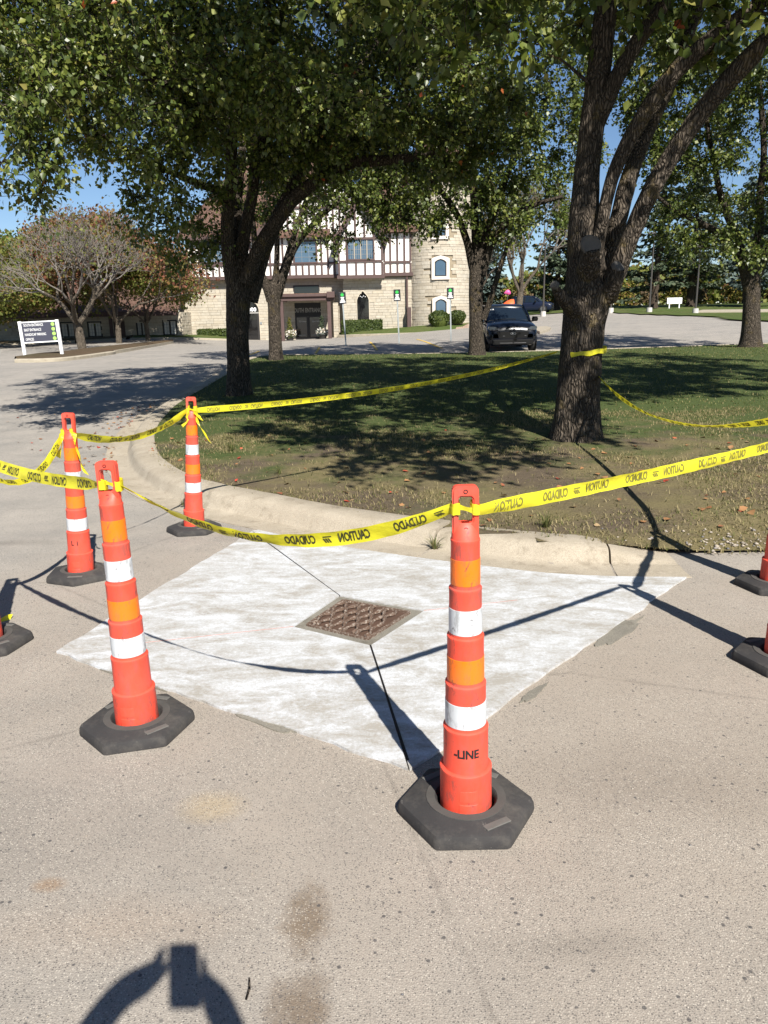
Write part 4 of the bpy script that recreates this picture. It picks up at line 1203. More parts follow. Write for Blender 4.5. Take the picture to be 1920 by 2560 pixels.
# ---- background trees built from branching twigs
def twig_tree(name, label, base, H, spreadw, trunk_r, seed, depth=6, leaf=0, lsize=.1, lmat=None, group=None, fork=1.3, barkmat=None, lbox=None):
    r = np.random.default_rng(seed)
    root = thing(name, tuple(base), label, 'tree', group)
    P0, P1, r0, r1, tips = [], [], [], [], []
    def rec(p, d, ln, rad, k):
        n = 3
        for i in range(n):
            d2 = unit(d + r.normal(size=3) * .14 + np.array([0, 0, .05]))
            q = p + d2 * ln / n; P0.append(p); P1.append(q); r0.append(rad * (1 - .28 * i / n)); r1.append(rad * (1 - .28 * (i + 1) / n)); p, d = q, d2
        if k == 0: tips.append(p); return
        nb = 2 if r.random() < .35 else 3
        ph = r.uniform(0, 6.283)
        for b_ in range(nb):
            a = ph + 2 * math.pi * b_ / nb + r.normal() * .3
            u = unit(np.cross(d, [.3, .2, 1.0])); w = np.cross(d, u)
            sp = r.uniform(.35, .75) * spreadw
            d3 = unit(d + (u * math.cos(a) + w * math.sin(a)) * sp)
            if d3[2] < -.05: d3[2] = .05
            rec(p, d3, ln * r.uniform(.66, .86), rad * .70 * (.62 if k < 2 else .9), k - 1)
        if k <= depth - 2: tips.append(p)
    for st in range(1):
        d0 = unit(np.array([r.normal() * .05, r.normal() * .05, 1.0]))
        p = np.zeros(3); P0.append(p - np.array([0, 0, .2])); P1.append(p); r0.append(trunk_r * 1.5); r1.append(trunk_r * 1.15)
        q = p + d0 * fork; P0.append(p); P1.append(q); r0.append(trunk_r * 1.15); r1.append(trunk_r)
        for b_ in range(5):
            a = 2 * math.pi * b_ / 5 + r.normal() * .3
            d = unit(np.array([math.cos(a) * .75 * spreadw, math.sin(a) * .75 * spreadw, 1.0]) + r.normal(size=3) * .1)
            rec(q - d0 * .1, d, H * .24, trunk_r * .58, depth - 1)
    P0, P1, r0, r1 = np.array(P0), np.array(P1), np.array(r0), np.maximum(np.array(r1), .0075); r0 = np.maximum(r0, .009)
    big = r0 > trunk_r * .30
    V, T = seg_arrays(P0[big], P1[big], r0[big], r1[big], 8); o = fast_mesh('trunk', V, T, barkmat or M['bark_far'], root)
    o.data.polygons.foreach_set('use_smooth', np.ones(len(o.data.polygons), bool))
    V, T = seg_arrays(P0[~big], P1[~big], r0[~big], r1[~big], 3); fast_mesh('twigs', V, T, M['twig'], root)
    if leaf:
        tips = np.array(tips)
        if lbox is not None: tips = tips[lbox(tips)]
        k = r.integers(0, len(tips), leaf)
        pos = tips[k] + r.normal(size=(leaf, 3)) * .34
        V, T = leaf_arrays(pos, r.normal(size=(leaf, 3)) + [0, 0, -.4], r.normal(size=(leaf, 3)) + [0, 0, .6], lsize * r.uniform(.6, 1.3, leaf), r, True)
        fast_mesh('crown', V, T, lmat, root)
    return root
GB = 'small ornamental trees along the left wing'
def gp(x, y): return (x, y, zf(x, y) + .02)
twig_tree('bare_tree', 'nearly leafless grey twiggy tree just right of the directional sign', gp(-13.95, 36.4), 6.0, .95, .19, 101, 7, 1500, .13, M['leaf_olive'], GB, 1.25)
twig_tree('crabapple_tree', 'reddish turning tree beside the stone corner of the big building', gp(-15.6, 46.5), 7.0, 1.0, .16, 103, 7, 30000, .18, M['leaf_red'], GB, 1.2)
twig_tree('crabapple_tree', 'olive green tree rising behind the top left of the sign', gp(-25.6, 49.5), 7.4, 1.05, .16, 105, 6, 28000, .19, M['leaf_olive'], GB, 1.1)
twig_tree('crabapple_tree', 'mixed red and green tree behind the bare grey tree', gp(-19.6, 50.5), 7.4, 1.05, .16, 107, 6, 28000, .18, M['leaf_red'], GB, 1.2)
twig_tree('crabapple_tree', 'yellow green low tree half cut by the left edge', gp(-22.6, 43.5), 6.0, 1.05, .15, 109, 7, 24000, .18, M['leaf_olive'], GB, 1.0)
twig_tree('crabapple_tree', 'olive tree nearest the stone corner at the right end of the low wing', gp(-15.2, 51.0), 5.4, .95, .14, 111, 7, 18000, .17, M['leaf_olive'], GB, 1.1)
GR = 'thin autumn trees beyond the black car'
twig_tree('autumn_tree', 'thin pale autumn tree whose trunk rises behind the car roof', (10.9, 62, zf(10.9, 62)), 9.5, .62, .24, 113, 7, 2600, .20, M['leaf_olive'], GR, 2.2)
twig_tree('autumn_tree', 'leafy green autumn tree right of the stone tower', (8.6, 72, zf(8.6, 72)), 8.5, .6, .2, 115, 6, 4200, .22, M['leaf_olive'], GR, 2.0)

def conifer(name, label, base, H, W, trunk_r, seed, mat, bare=.12, group=None, lean=0.0, n=3900):
    r = np.random.default_rng(seed)
    root = thing(name, tuple(base), label, 'tree', group)
    tm = MB(); tm.tube([(lean * z, 0, z) for z in (-.3, 0, .5, H * .3, H * .6, H * .98)], [trunk_r * 1.5, trunk_r * 1.25, trunk_r, trunk_r * .8, trunk_r * .45, .03], 9, rough=.1, seed=seed)
    tm.build('trunk', M['bark_pine'], root, sm=True)
    nb = 130; P0, P1, r0, r1 = [], [], [], []; LP, LA, LN, LS = [], [], [], []
    for i in range(nb):
        h = bare + (1 - bare) * (i / nb) ** .92
        L = W * (1 - h) ** .62 * r.uniform(.6, 1.12) * (.75 + .25 * min(1, (h - bare) * 6 + .35)); a = r.uniform(0, 6.283)
        d = np.array([math.cos(a), math.sin(a), 0]); z = h * H; o = np.array([lean * z, 0, z])
        t = np.linspace(0, 1, 6)[:, None]
        cur = o + d * L * t + np.array([0, 0, 1.0]) * (-.34 * L * t + .26 * L * t * t + .10 * L * r.normal() * t)
        P0 += list(cur[:-1]); P1 += list(cur[1:]); r0 += [.05, .04, .03, .025, .02]; r1 += [.04, .03, .025, .02, .012]
        k = max(6, int(n * L / W / nb * 1.9)); f = r.uniform(.12, 1.03, k) ** .75
        p = np.stack([np.interp(f, t[:, 0], cur[:, c]) for c in range(3)], 1)
        s = np.array([-d[1], d[0], 0]); sd = r.choice([-1, 1], k)[:, None]
        lat = s * sd * (.34 * L * (1.08 - f)[:, None] * r.uniform(0, 1, k)[:, None])
        LP.append(p + lat + r.normal(size=(k, 3)) * .06); LA.append(d * .8 + s * sd * .7 + np.array([0, 0, -.38]) + r.normal(size=(k, 3)) * .3)
        LN.append(np.array([0, 0, 1.0]) + r.normal(size=(k, 3)) * .5); LS.append(np.clip(r.uniform(.25, .62, k), 0, 1))
    V, T = seg_arrays(np.array(P0), np.array(P1), np.array(r0), np.array(r1), 3); fast_mesh('boughs', V, T, M['bark_pine'], root)
    V, T = leaf_arrays(np.concatenate(LP), np.concatenate(LA), np.concatenate(LN), np.concatenate(LS), r, True); fast_mesh('needles', V, T, mat, root)
    return root
GS = 'spruces along the far edge of the lot'
def fz(x, y): return (x, y, zf(x, y) + .05)
conifer('spruce_tree', 'tall dark spruce left of the blank white sign board', fz(27.0, 77.5), 14.5, 4.3, .38, 201, M['needle'], .13, GS, .02)
conifer('spruce_tree', 'dark spruce whose trunk stands right beside the blank white sign board', fz(31.2, 79), 13, 4.6, .42, 203, M['needle'], .15, GS)
conifer('spruce_tree', 'blue grey spruce seen through the right edge tree', fz(40, 86), 13, 4.6, .38, 205, M['needle_blue'], .16, GS, -.03)
conifer('spruce_tree', 'leaning bluish spruce between blank sign and right edge tree', fz(36.2, 76), 11.5, 4.2, .32, 207, M['needle_blue'], .19, GS, .14)
conifer('spruce_tree', 'shaggy dark spruce left of the big taped trunk', fz(18.9, 84), 11.5, 4.0, .34, 209, M['needle'], .14, GS)
conifer('spruce_tree', 'distant spruce behind the roof of the black car', fz(12.2, 92), 11, 3.6, .32, 211, M['needle_blue'], .1, GS)
conifer('spruce_tree', 'small conifer right behind the big taped trunk', fz(22.6, 90), 10.5, 3.6, .32, 213, M['needle'], .1, GS)
conifer('spruce_tree', 'spruce half cut by the right edge of the picture', fz(47, 88), 14, 4.8, .4, 215, M['needle'], .14, GS)
conifer('spruce_tree', 'conifer right beside the stone tower wall', fz(8.2, 88), 8.5, 3.0, .3, 217, M['needle_blue'], .06, GS)

def leaf_cloud(parent, c, rad, n, size, mat, seed, name='foliage', shell=.6, boxy=False, local=True):
    r = np.random.default_rng(seed); d = unit(r.normal(size=(n, 3)))
    if boxy:
        p = r.uniform(-1, 1, (n, 3)); ax = r.integers(0, 3, n); sg = r.choice([-1, 1], n)
        p[np.arange(n), ax] = sg * r.uniform(.88, 1.03, n); nn = np.zeros((n, 3)); nn[np.arange(n), ax] = sg; d = nn
    else:
        rr = r.uniform(shell, 1, n) * (.85 + .3 * fbm(d[:, 0] * 3 + seed, d[:, 1] * 3 + d[:, 2] * 3, seed)); p = d * rr[:, None]
    pos = np.array(c) + p * np.array(rad)
    V, T = leaf_arrays(pos, r.normal(size=(n, 3)) + d * .4, d + r.normal(size=(n, 3)) * .5, size * r.uniform(.6, 1.3, n), r, True)
    return fast_mesh(name, V, T, mat, parent)
GSH = 'autumn shrubs along the far edge of the lot'
rs = np.random.default_rng(5)
shr = [(14.6, 93, 'yellow'), (17.2, 95, 'brown'), (20.2, 93, 'olive'), (23.3, 92, 'yellow'), (25.3, 96, 'brown'), (28.9, 93, 'yellow'), (32.0, 95, 'rusty'), (34.5, 92, 'olive'), (37.6, 94, 'brown'), (41.2, 92, 'yellow'), (45, 95, 'rusty'), (49.5, 93, 'olive'), (54, 94, 'yellow')]
beside = ['just right of the car roof', 'behind the blue car', 'left of the big taped trunk', 'right of the big taped trunk', 'behind the first lamp pole', 'left of the blank sign', 'behind the blank sign', 'right of the blank sign', 'behind the second lamp pole', 'left of the leaning spruce', 'right of the leaning spruce', 'behind the right edge trunk', 'at the far right edge']
for i, (x, y, k) in enumerate(shr):
    o = thing('shrub', fz(x, y), f'{k} autumn shrub at the lot edge {beside[i]}', 'shrub', GSH)
    mt = M['shrub_y'] if k in ('yellow', 'olive') else M['shrub_b']
    hgt = rs.uniform(1.0, 1.7)
    leaf_cloud(o, (0, 0, hgt), (rs.uniform(1.7, 2.3), 1.2, hgt), 1100, .26, mt, 300 + i, shell=.15)
# far wood behind everything on the right: reads as one mass
pos = []; rw = np.random.default_rng(77); nwd = 26000
xx = rw.uniform(2, 110, nwd); hh = 2.2 + 3.6 * fbm(xx * .10, 0 * xx, 6) + 2 * fbm(xx * .5, 0 * xx, 7)
zz = rw.uniform(0, 1, nwd) ** .8 * hh
yy = 118 + rw.uniform(-5, 5, nwd) + xx * .05
P_ = np.stack([xx, yy, zg(xx, yy) + zz], 1)
V, T = leaf_arrays(P_, rw.normal(size=(nwd, 3)), rw.normal(size=(nwd, 3)) + [0, -.6, .5], rw.uniform(.45, 1.0, nwd), rw, True)
tag(fast_mesh('far_wood', V, T, M['leaf_olive']), 'hazy olive wood closing the view at far right', 'wood', kind='stuff')
nwd = 9000
xx = rw.uniform(-62, -26, nwd); hh = 8.0 + 3.5 * fbm(xx * .16, 0 * xx, 16) + 2 * fbm(xx * .5, 0 * xx, 17)
zz = rw.uniform(.3, 1, nwd) * hh; yy = 92 + rw.uniform(-4, 4, nwd)
P_ = np.stack([xx, yy, zz], 1)
V, T = leaf_arrays(P_, rw.normal(size=(nwd, 3)), rw.normal(size=(nwd, 3)) + [0, -.6, .5], rw.uniform(.4, .9, nwd), rw, True)
tag(fast_mesh('far_wood', V, T, M['leaf_far']), 'green tree tops showing above the low roof at far left', 'wood', kind='stuff')

# ================================================================== BUILDINGS
def stone_mat(name, stops):
    t = NT(name)
    c = t.ramp(t.rnd(), stops)
    c = t.mix(t.ramp(t.noise(5, 5, .7), [(.35, .4), (.65, 0)]), c, (.28, .235, .17))
    c = t.mix(t.ramp(t.noise(30, 3, .7), [(.55, 0), (.8, .35)]), c, (.5, .44, .34))
    t.base(c, .92, .2); t.bump(t.noise(16, 5, .7), .7, .03)
    return t.m
M['stone'] = stone_mat('split_limestone', [(0, (.38, .335, .265)), (.25, (.46, .41, .33)), (.5, (.51, .46, .375)), (.75, (.43, .395, .33)), (1, (.48, .425, .33))])
M['mortar'] = plain('mortar', (.26, .215, .15), .95, .2, 5, bump=.3)
M['stucco'] = plain('white_stucco', (.76, .73, .68), .9, .06, 3, bump=.2, bscale=60)
M['timber'] = plain('brown_timber', (.078, .046, .041), .7, .25, 4, bump=.25, bscale=30)
M['trim_white'] = plain('pale_stone_trim', (.64, .58, .51), .85, .1, 6, bump=.15)
M['trim_tan'] = plain('tan_stone_trim', (.48, .42, .33), .85, .12, 6, bump=.15)
M['darkframe'] = plain('dark_window_frame', (.020, .018, .018), .5)
M['frame_tan'] = plain('tan_window_frame', (.28, .25, .20), .6)
def mk_glass(name, c, rough=.06):
    t = NT(name)
    t.base(t.mix(t.noise(1.6, 3), tuple(v * .7 for v in c), c), rough, .9)
    t.bump(t.noise(2.2, 2), .06, .03)
    return t.m
M['glass_sky_tint'] = mk_glass('leaded_glass', (.075, .130, .190), .12)  # sky reflection put into the base colour as blue
M['glass_dark'] = mk_glass('dark_glass', (.006, .006, .007), .05)
M['glass_white'] = mk_glass('curtained_glass', (.42, .42, .40), .2)
M['white_paint'] = plain('white_paint', (.80, .80, .79), .5, .05)
M['lead'] = plain('lead_glazing_bars', (.20, .22, .23), .6)
M['grey_text'] = plain('grey_lettering', (.30, .29, .27), .6)
def mk_shingle():
    t = NT('brown_red_shingles')
    b = t.node('TexBrick'); b.offset = .5
    t.l.new(t.mapping((1, 1, 1)), b.inputs['Vector'])
    b.inputs['Scale'].default_value = 3.2; b.inputs['Mortar Size'].default_value = .03
    b.inputs['Color1'].default_value = (.135, .072, .052, 1); b.inputs['Color2'].default_value = (.088, .054, .042, 1); b.inputs['Mortar'].default_value = (.05, .03, .025, 1)
    c = t.mix(t.ramp(t.noise(2.5, 5, .7), [(.4, 0), (.7, .6)]), b.outputs[0], (.20, .13, .095))
    t.base(c, .9, .2); t.bump(b.outputs['Fac'], .5, .03)
    return t.m
M['shingle'] = mk_shingle()

BLD = Vector((-5.0, 60.0, -.45))
hall = thing('half_timbered_hall', tuple(BLD), 'large stone and half timbered hall with round tower and brown gabled roof', 'building')
def bp(m, name, mat, parent, sm=False, base=BLD, fix=True):
    m.v = [(v[0] - base[0], v[1] - base[1], v[2] - base[2]) for v in m.v]
    return m.build(name, mat, parent, sm, fix=fix)

def arch_w(op, z):
    """half width of a pointed arch opening at height z"""
    cx, hw, z0, zs, zt = op
    if z < z0 or z > zt: return None
    if z <= zs: return hw
    k = (z - zs) / (zt - zs)
    return hw * (1 - k ** 1.7)
def stones_flat(x0, x1, z0, z1, y, rects=(), arches=(), seed=1, ch=.205, flip=False, zslope=None):
    r = random.Random(seed); m = MB(); z = z0
    while z < z1 - .03:
        h = min(ch * r.choice((.8, 1, 1, 1.25)), z1 - z); zc = z + h / 2
        gaps = []
        for a, b, c, d in rects:
            if c - .02 < zc < d + .02: gaps.append((a, b))
        for op in arches:
            w = arch_w(op, zc)
            if w is not None and w > .02: gaps.append((op[0] - w, op[0] + w))
        gaps.sort(); spans = []; cur = x0
        for a, b in gaps:
            if a > cur: spans.append((cur, min(a, x1)))
            cur = max(cur, b)
        if cur < x1: spans.append((cur, x1))
        for a, b in spans:
            x = a - (r.uniform(0, .3) if a == x0 else 0)
            while x < b - .02:
                w = r.uniform(.28, .95); e = x + w
                if b - e < .18: e = b
                p = r.uniform(.0, .035); xs_ = max(x, a)
                g_ = .007
                if e - g_ > xs_ + g_:
                    m.box(xs_ + g_, min(e, b) - g_, y - .03 - p, y + .05, z + g_, z + h - g_)
                x = e
        z += h
    return m

# --- ground floor, left wall (Y 60) and projecting right block (Y 58.9)
YL, YR, YU, YB = 60.0, 58.9, 59.45, 58.2
lx0 = (-15.313, 60, 4.119)[0]; lx1 = (-3.094, 60, 3.885)[0]; rx0 = (-2.711, 58.9, 3.835)[0]; rx1 = (2.124, 58.9, 3.742)[0]
gz = -1.0; jz = (-9.005, 60, 4.085)[2]; jzr = (-1.432, 58.9, 3.952)[2]
trz = ((-6.494, 60, 2.963)[0], (-4.584, 60, 2.926)[0], (-5.737, 60, 2.919)[2], (-5.711, 60, 3.5)[2])
drz = ((-6.498, 60, 1.021)[0], (-4.51, 60, 0.982)[0], gz, (-5.463, 60, 2.27)[2])
a8 = ((-10.014, 60, 1.089)[0], .78, gz, (-9.966, 60, 1.827)[2], (-9.902, 60, 2.824)[2])
aw = ((-1.259, 58.9, 1.511)[0], .44, (-1.275, 58.9, 0.901)[2], (-1.237, 58.9, 2.32)[2], (-1.219, 58.9, 3.008)[2])
w = bp(MB().box(lx0, rx0 + .3, YL + .04, YL + 8, gz, jz + .2), 'wall', M['mortar'], hall)
s1 = bp(stones_flat(lx0, rx0, gz + .3, jz, YL, [trz, drz], [a8], 3), 'stone_facing', M['stone'], w); s1['kind'] = 'stuff'
w2 = bp(MB().box(rx0, rx1 + .6, YR + .04, YR + 8, gz, jzr + .2), 'wall', M['mortar'], hall)
s2 = bp(stones_flat(rx0, rx1 + .3, gz + .6, jzr, YR, [], [aw], 5), 'stone_facing', M['stone'], w2); s2['kind'] = 'stuff'
# little buttress beside the porch
bx0, bx1, bz1 = (-3.54, 59.4, 2.255)[0], (-3.149, 59.4, 2.247)[0], (-3.359, 59.4, 2.251)[2]
w3 = bp(MB().box(bx0, bx1, 59.42, 60.2, gz, bz1 - .01), 'buttress', M['mortar'], hall)
s3 = bp(stones_flat(bx0, bx1, gz + .3, bz1, 59.40, [], [], 8), 'stone_facing', M['stone'], w3); s3['kind'] = 'stuff'
def arch_poly(op, n=10):
    cx, hw, z0, zs, zt = op
    pts = [(cx - hw, z0), (cx + hw, z0)]
    for i in range(n + 1):
        z = zs + (zt - zs) * i / n; pts.append((cx + arch_w(op, min(z, zt)), z))
    for i in range(n - 1, -1, -1):
        z = zs + (zt - zs) * i / n; pts.append((cx - arch_w(op, z), z))
    return pts
def arch_window(op, y, parent, name, glass):
    f = bp(MB().prism(arch_poly(op), y + .02, y + .039), name, glass, parent)
    big = (op[0], op[1] + .05, op[2] - .0, op[3], op[4] + .07)
    o, i = arch_poly(big), arch_poly(op)
    bp(MB().ring_plate(o, i, y - .075, y + .03), 'stone_surround', M['trim_tan'], f)
    return f
f = arch_window(aw, YR, hall, 'arched_window', M['glass_dark'])
for k in (-.18, -.06, .06, .18):
    bp(MB().box(aw[0] + k - .025, aw[0] + k + .025, YR - .0, YR + .012, aw[3] + .28 + .04 * math.sin(k * 20), aw[3] + .34 + .04 * math.sin(k * 20)), 'ceiling_light', M['white_paint'], f)
f = arch_window(a8, YL, hall, 'arched_door', M['glass_dark'])
dz8 = (-9.983, 60, 1.562)[2]
bp(MB().box(a8[0] - .76, a8[0] + .76, YL - .03, YL + .015, dz8, dz8 + .10), 'transom_bar', M['grey_text'], f)
bp(MB().box(a8[0] + .62, a8[0] + .76, YL - .03, YL + .015, gz, dz8), 'door_stile', M['darkframe'], f)
def bt_text(body, size, x, y, z, mat, parent, bold=.0, cond=1.0):
    return text_on(body, size, (x - BLD[0], y - BLD[1], z - BLD[2]), (1, 0, 0), (0, 0, 1), mat, parent, bold, cond)
bt_text('800', .42, a8[0] + .28, YL - .04, dz8 + .28, M['white_paint'], f, .012)
# transom window and entrance doors
f = bp(MB().box(trz[0], trz[1], YL + .015, YL + .035, trz[2], trz[3]), 'transom_window', M['glass_dark'], hall)
bp(MB().ring_plate(rrect(trz[1] - trz[0] + .1, trz[3] - trz[2] + .1, .01, (trz[2] + trz[3]) / 2, 1, (trz[0] + trz[1]) / 2), rrect(trz[1] - trz[0] - .1, trz[3] - trz[2] - .1, .01, (trz[2] + trz[3]) / 2, 1, (trz[0] + trz[1]) / 2), YL - .04, YL + .03), 'frame', M['darkframe'], f)
dmid = (drz[0] + drz[1]) / 2; dtop = (-5.507, 60, 1.298)[2]; dbot = -.46
panel = bp(MB().box(drz[0], drz[1], YL + .0, YL + .035, dtop, drz[3]), 'sign_panel', M['black'], hall)
bt_text('SOUTH ENTRANCE', .44, dmid, YL - .012, (-5.488, 60, 1.711)[2], M['grey_text'], panel, .012, .62)
for sx in (-1, 1):
    a, b = (drz[0], dmid) if sx < 0 else (dmid, drz[1])
    d = bp(MB().box(a + .03, b - .03, YL + .01, YL + .035, dbot, dtop - .02), 'entrance_door', M['glass_dark'], hall)
    bp(MB().ring_plate(rrect(b - a - .02, dtop - dbot, .01, (dtop + dbot) / 2, 1, (a + b) / 2), rrect(b - a - .24, dtop - dbot - .3, .01, (dtop + dbot) / 2 + .05, 1, (a + b) / 2), YL - .04, YL + .03), 'frame', M['darkframe'], d)
    zc_ = (-6.137, 60, 0.895)[2]
    mk = MB(); mk.lathe([(.07, 0), (.07, .01)], 12, cap0=True, cap1=True)
    mk.v = [(a + .36 + x, YL + .0 - z, zc_ + y) for x, y, z in mk.v]
    mk.box(a + .46, a + .84, YL - .005, YL + .005, zc_ - .035, zc_ + .035)
    bp(mk, 'door_mark', M['grey_text'], d)
    bp(MB().box((a + b) / 2 - .3, (a + b) / 2 + .3, YL - .06, YL - .035, dbot + .32, dbot + .36), 'push_bar', M['lead'], d)
# porch: two posts, beams and a shallow roof
pl_, pr_ = (-7.153, 57.4, 1.059)[0], (-3.7, 57.4, 0.992)[0]
ptop = (-5.511, 57.4, 2.381)[2]
porch = bp(MB().bbox(pl_ - .35, pr_ + .35, 57.0, 59.95, ptop + .28, ptop + .46, .02), 'porch_roof', M['timber'], hall)
bp(MB().bbox(pl_ - .2, pr_ + .42, 57.15, 57.45, ptop, ptop + .277, .02), 'porch_beam', M['timber'], porch)
bp(MB().bbox(pr_ - .12, pr_ + .45, 56.9, 57.12, ptop + .18, ptop + .60, .02), 'beam_end', M['timber'], porch)
bp(MB().bbox(pl_ - .30, pr_ + .30, 57.3, 59.9, ptop + .462, ptop + .52, .02), 'roof_cap', M['shingle'], porch)
for px in (pl_, pr_):
    bp(MB().bbox(px - .13, px + .13, 57.18, 57.44, zf(px, 57.3) - .1, ptop - .002, .02), 'porch_post', M['timber'], porch)
    bp(MB().bbox(px - .11, px + .11, 57.46, 59.97, ptop - .02, ptop + .25, .02), 'porch_side_beam', M['timber'], porch)
bp(MB().box((-9.198, 60, 0.925)[0], (-9.045, 60, 0.922)[0], YL - .09, YL - .03, (-9.209, 60, 0.746)[2], (-9.198, 60, 0.925)[2]), 'wall_box', M['lead'], hall)

# --- upper storey: stucco with timbers, left part, projecting bay, right part
def half_timber(x0, x1, zb, zr, zt, y, parent, name, gaps=(), step=.475, top_fn=None, back=3.0):
    wl_ = bp(MB().prism([(x0, zb), (x1, zb)] + ([(x1, zt), (x0, zt)] if top_fn is None else top_fn), y, y + back), name, M['stucco'], parent)
    tops = (lambda x: zt) if top_fn is None else (lambda x: top_at(top_fn, x, x0, x1, zb))
    def tim(p, q, w_=.13):
        bp(MB().beam(p, q, w_, .09, (0, -1, 0)), 'timber', M['timber'], wl_)
    yy = y - .045
    tim((x0 - .1, yy - .06, zb - .05), (x1 + .1, yy - .06, zb - .05), .24)
    tim((x0 + .08, yy - .012, zr), (x1 - .08, yy - .012, zr), .14)
    n = max(2, round((x1 - x0) / step)); st = (x1 - x0) / n
    for i in range(n + 1):
        x = x0 + st * i; x = min(max(x, x0 + .07), x1 - .07)
        tim((x, yy, zb + .06), (x, yy, zr - .07))
        zt_ = tops(x)
        seg = [(zr + .07, zt_)]
        for a, b, c, d in gaps:
            if a - .06 < x < b + .06:
                new = []
                for s_, e_ in seg:
                    if d > s_ and c < e_:
                        if c - s_ > .1: new.append((s_, c - .05))
                        if e_ - d > .1: new.append((d + .05, e_))
                    else: new.append((s_, e_))
                seg = new
        for s_, e_ in seg:
            if e_ - s_ > .12: tim((x, yy, s_), (x, yy, e_))
    if top_fn is None: tim((x0, yy - .02, zt - .07), (x1, yy - .02, zt - .07), .16)
    return wl_
def top_at(pts, x, x0, x1, zb):
    # roofline polygon given right to left
    P_ = sorted(pts)
    return float(np.interp(x, [p[0] for p in P_], [p[1] for p in P_])) - .05
def casement(x0, x1, z0, z1, y, parent, lights, rows, glass='glass_sky_tint', frame='timber', bars='frame_tan'):
    p = bp(MB().box(x0, x1, y - .035, y - .012, z0, z1), 'window', M[glass], parent)
    cz, cx = (z0 + z1) / 2, (x0 + x1) / 2
    bp(MB().ring_plate(rrect(x1 - x0 + .2, z1 - z0 + .2, .005, cz, 1, cx), rrect(x1 - x0 - .02, z1 - z0 - .02, .005, cz, 1, cx), y - .13, y - .01), 'frame', M[frame], p)
    m = MB()
    for i in range(1, lights):
        x = x0 + (x1 - x0) * i / lights; m.box(x - .045, x + .045, y - .075, y - .036, z0 + .012, z1 - .012)
    if lights > 1: bp(m, 'mullions', M[bars], p)
    g = MB()
    for i in range(1, rows):
        z = z0 + (z1 - z0) * i / rows; g.box(x0 + .012, x1 - .012, y - .052, y - .0365, z - .012, z + .012)
    for i in range(lights):
        for k in (1, 2):
            x = x0 + (x1 - x0) * (i + k / 3) / lights; g.box(x - .011, x + .011, y - .056, y - .0372, z0 + .012, z1 - .012)
    bp(g, 'glazing_bars', M['lead'], p)
    return p
# left upper wall with the big gable rising from it
ux0, ux1 = (-14.275, 59.45, 5.5)[0], (-2.897, 59.45, 5.284)[0]
uzb = (-8.918, 59.45, 4.147)[2] + .05; uzr = (-8.86, 59.45, 5.086)[2]; uzt = (-8.742, 59.45, 7.024)[2]
gx0, gx1, gxa, gza = (-9.037, 59.45, 7.029)[0], (1.942, 59.45, 6.822)[0], (-3.55, 59.45, 6.926)[0], (-3.367, 59.45, 11.83)[2]
wa = ((-6.256, 59.45, 5.348)[0], (-4.651, 59.45, 5.317)[0], (-5.581, 59.45, 5.165)[2], (-5.513, 59.45, 6.628)[2])
wb = ((-13.147, 59.45, 5.479)[0], (-11.514, 59.45, 5.448)[0], (-12.418, 59.45, 5.295)[2], (-12.323, 59.45, 6.533)[2])
left_up = half_timber(ux0, gx0 - .02, uzb, uzr, uzt, YU, hall, 'upper_wall', [wb])
casement(*wb, YU, left_up, 3, 5)
slope = (gza - uzt) / (gxa - gx0)
top_pts = [(gx1, uzt), (gxa, gza), (gx0, uzt)]
gable = half_timber(gx0, gx1, uzb, uzr, uzt, YU, hall, 'gable_wall', [wa], top_fn=top_pts, back=4)
casement(*wa, YU, gable, 1, 4, bars='timber')
bp(MB().beam((gx0 + .3, YU - .07, uzt), (gx1 - .3, YU - .07, uzt), .16, .09), 'timber', M['timber'], gable)
zc1 = (-4.234, 59.45, 8.983)[2]
bp(MB().beam((gx0 + (zc1 - uzt) / slope + .1, YU - .07, zc1), (gx1 - (zc1 - uzt) / slope - .1, YU - .07, zc1), .16, .09), 'timber', M['timber'], gable)
# projecting bay
vx0, vx1 = (-2.982, 58.2, 5.207)[0], (0.309, 58.2, 5.144)[0]
vzb = (-1.412, 58.2, 4.007)[2] + .05; vzr = (-1.383, 58.2, 5.093)[2]; vzt = (-1.34, 58.2, 6.662)[2]; vxa = (vx0 + vx1) / 2; vza = (-1.212, 58.2, 9.251)[2]
wc = ((-2.228, 58.2, 6.02)[0], (-0.4, 58.2, 5.986)[0], (-1.379, 58.2, 5.232)[2], (-1.342, 58.2, 6.58)[2])
bay = half_timber(vx0, vx1, vzb, vzr, vzt, YB, hall, 'bay_wall', [wc], top_fn=[(vx1, vzt), (vxa, vza), (vx0, vzt)], back=1.6, step=.6)
casement(*wc, YB, bay, 4, 4)
bp(MB().beam((vx0, YB - .07, vzt), (vx1, YB - .07, vzt), .14, .09), 'timber', M['timber'], bay)
# right of the bay
qx0, qx1 = vx1 + .02, (2.194, 58.75, 5.143)[0]
qzb = (1.237, 58.75, 4.149)[2] + .05; qzr = (1.251, 58.75, 5.021)[2]; qzt = (1.283, 58.75, 7.156)[2]
half_timber(qx0, qx1 + .2, qzb, qzr, qzt, 58.75, hall, 'upper_wall')
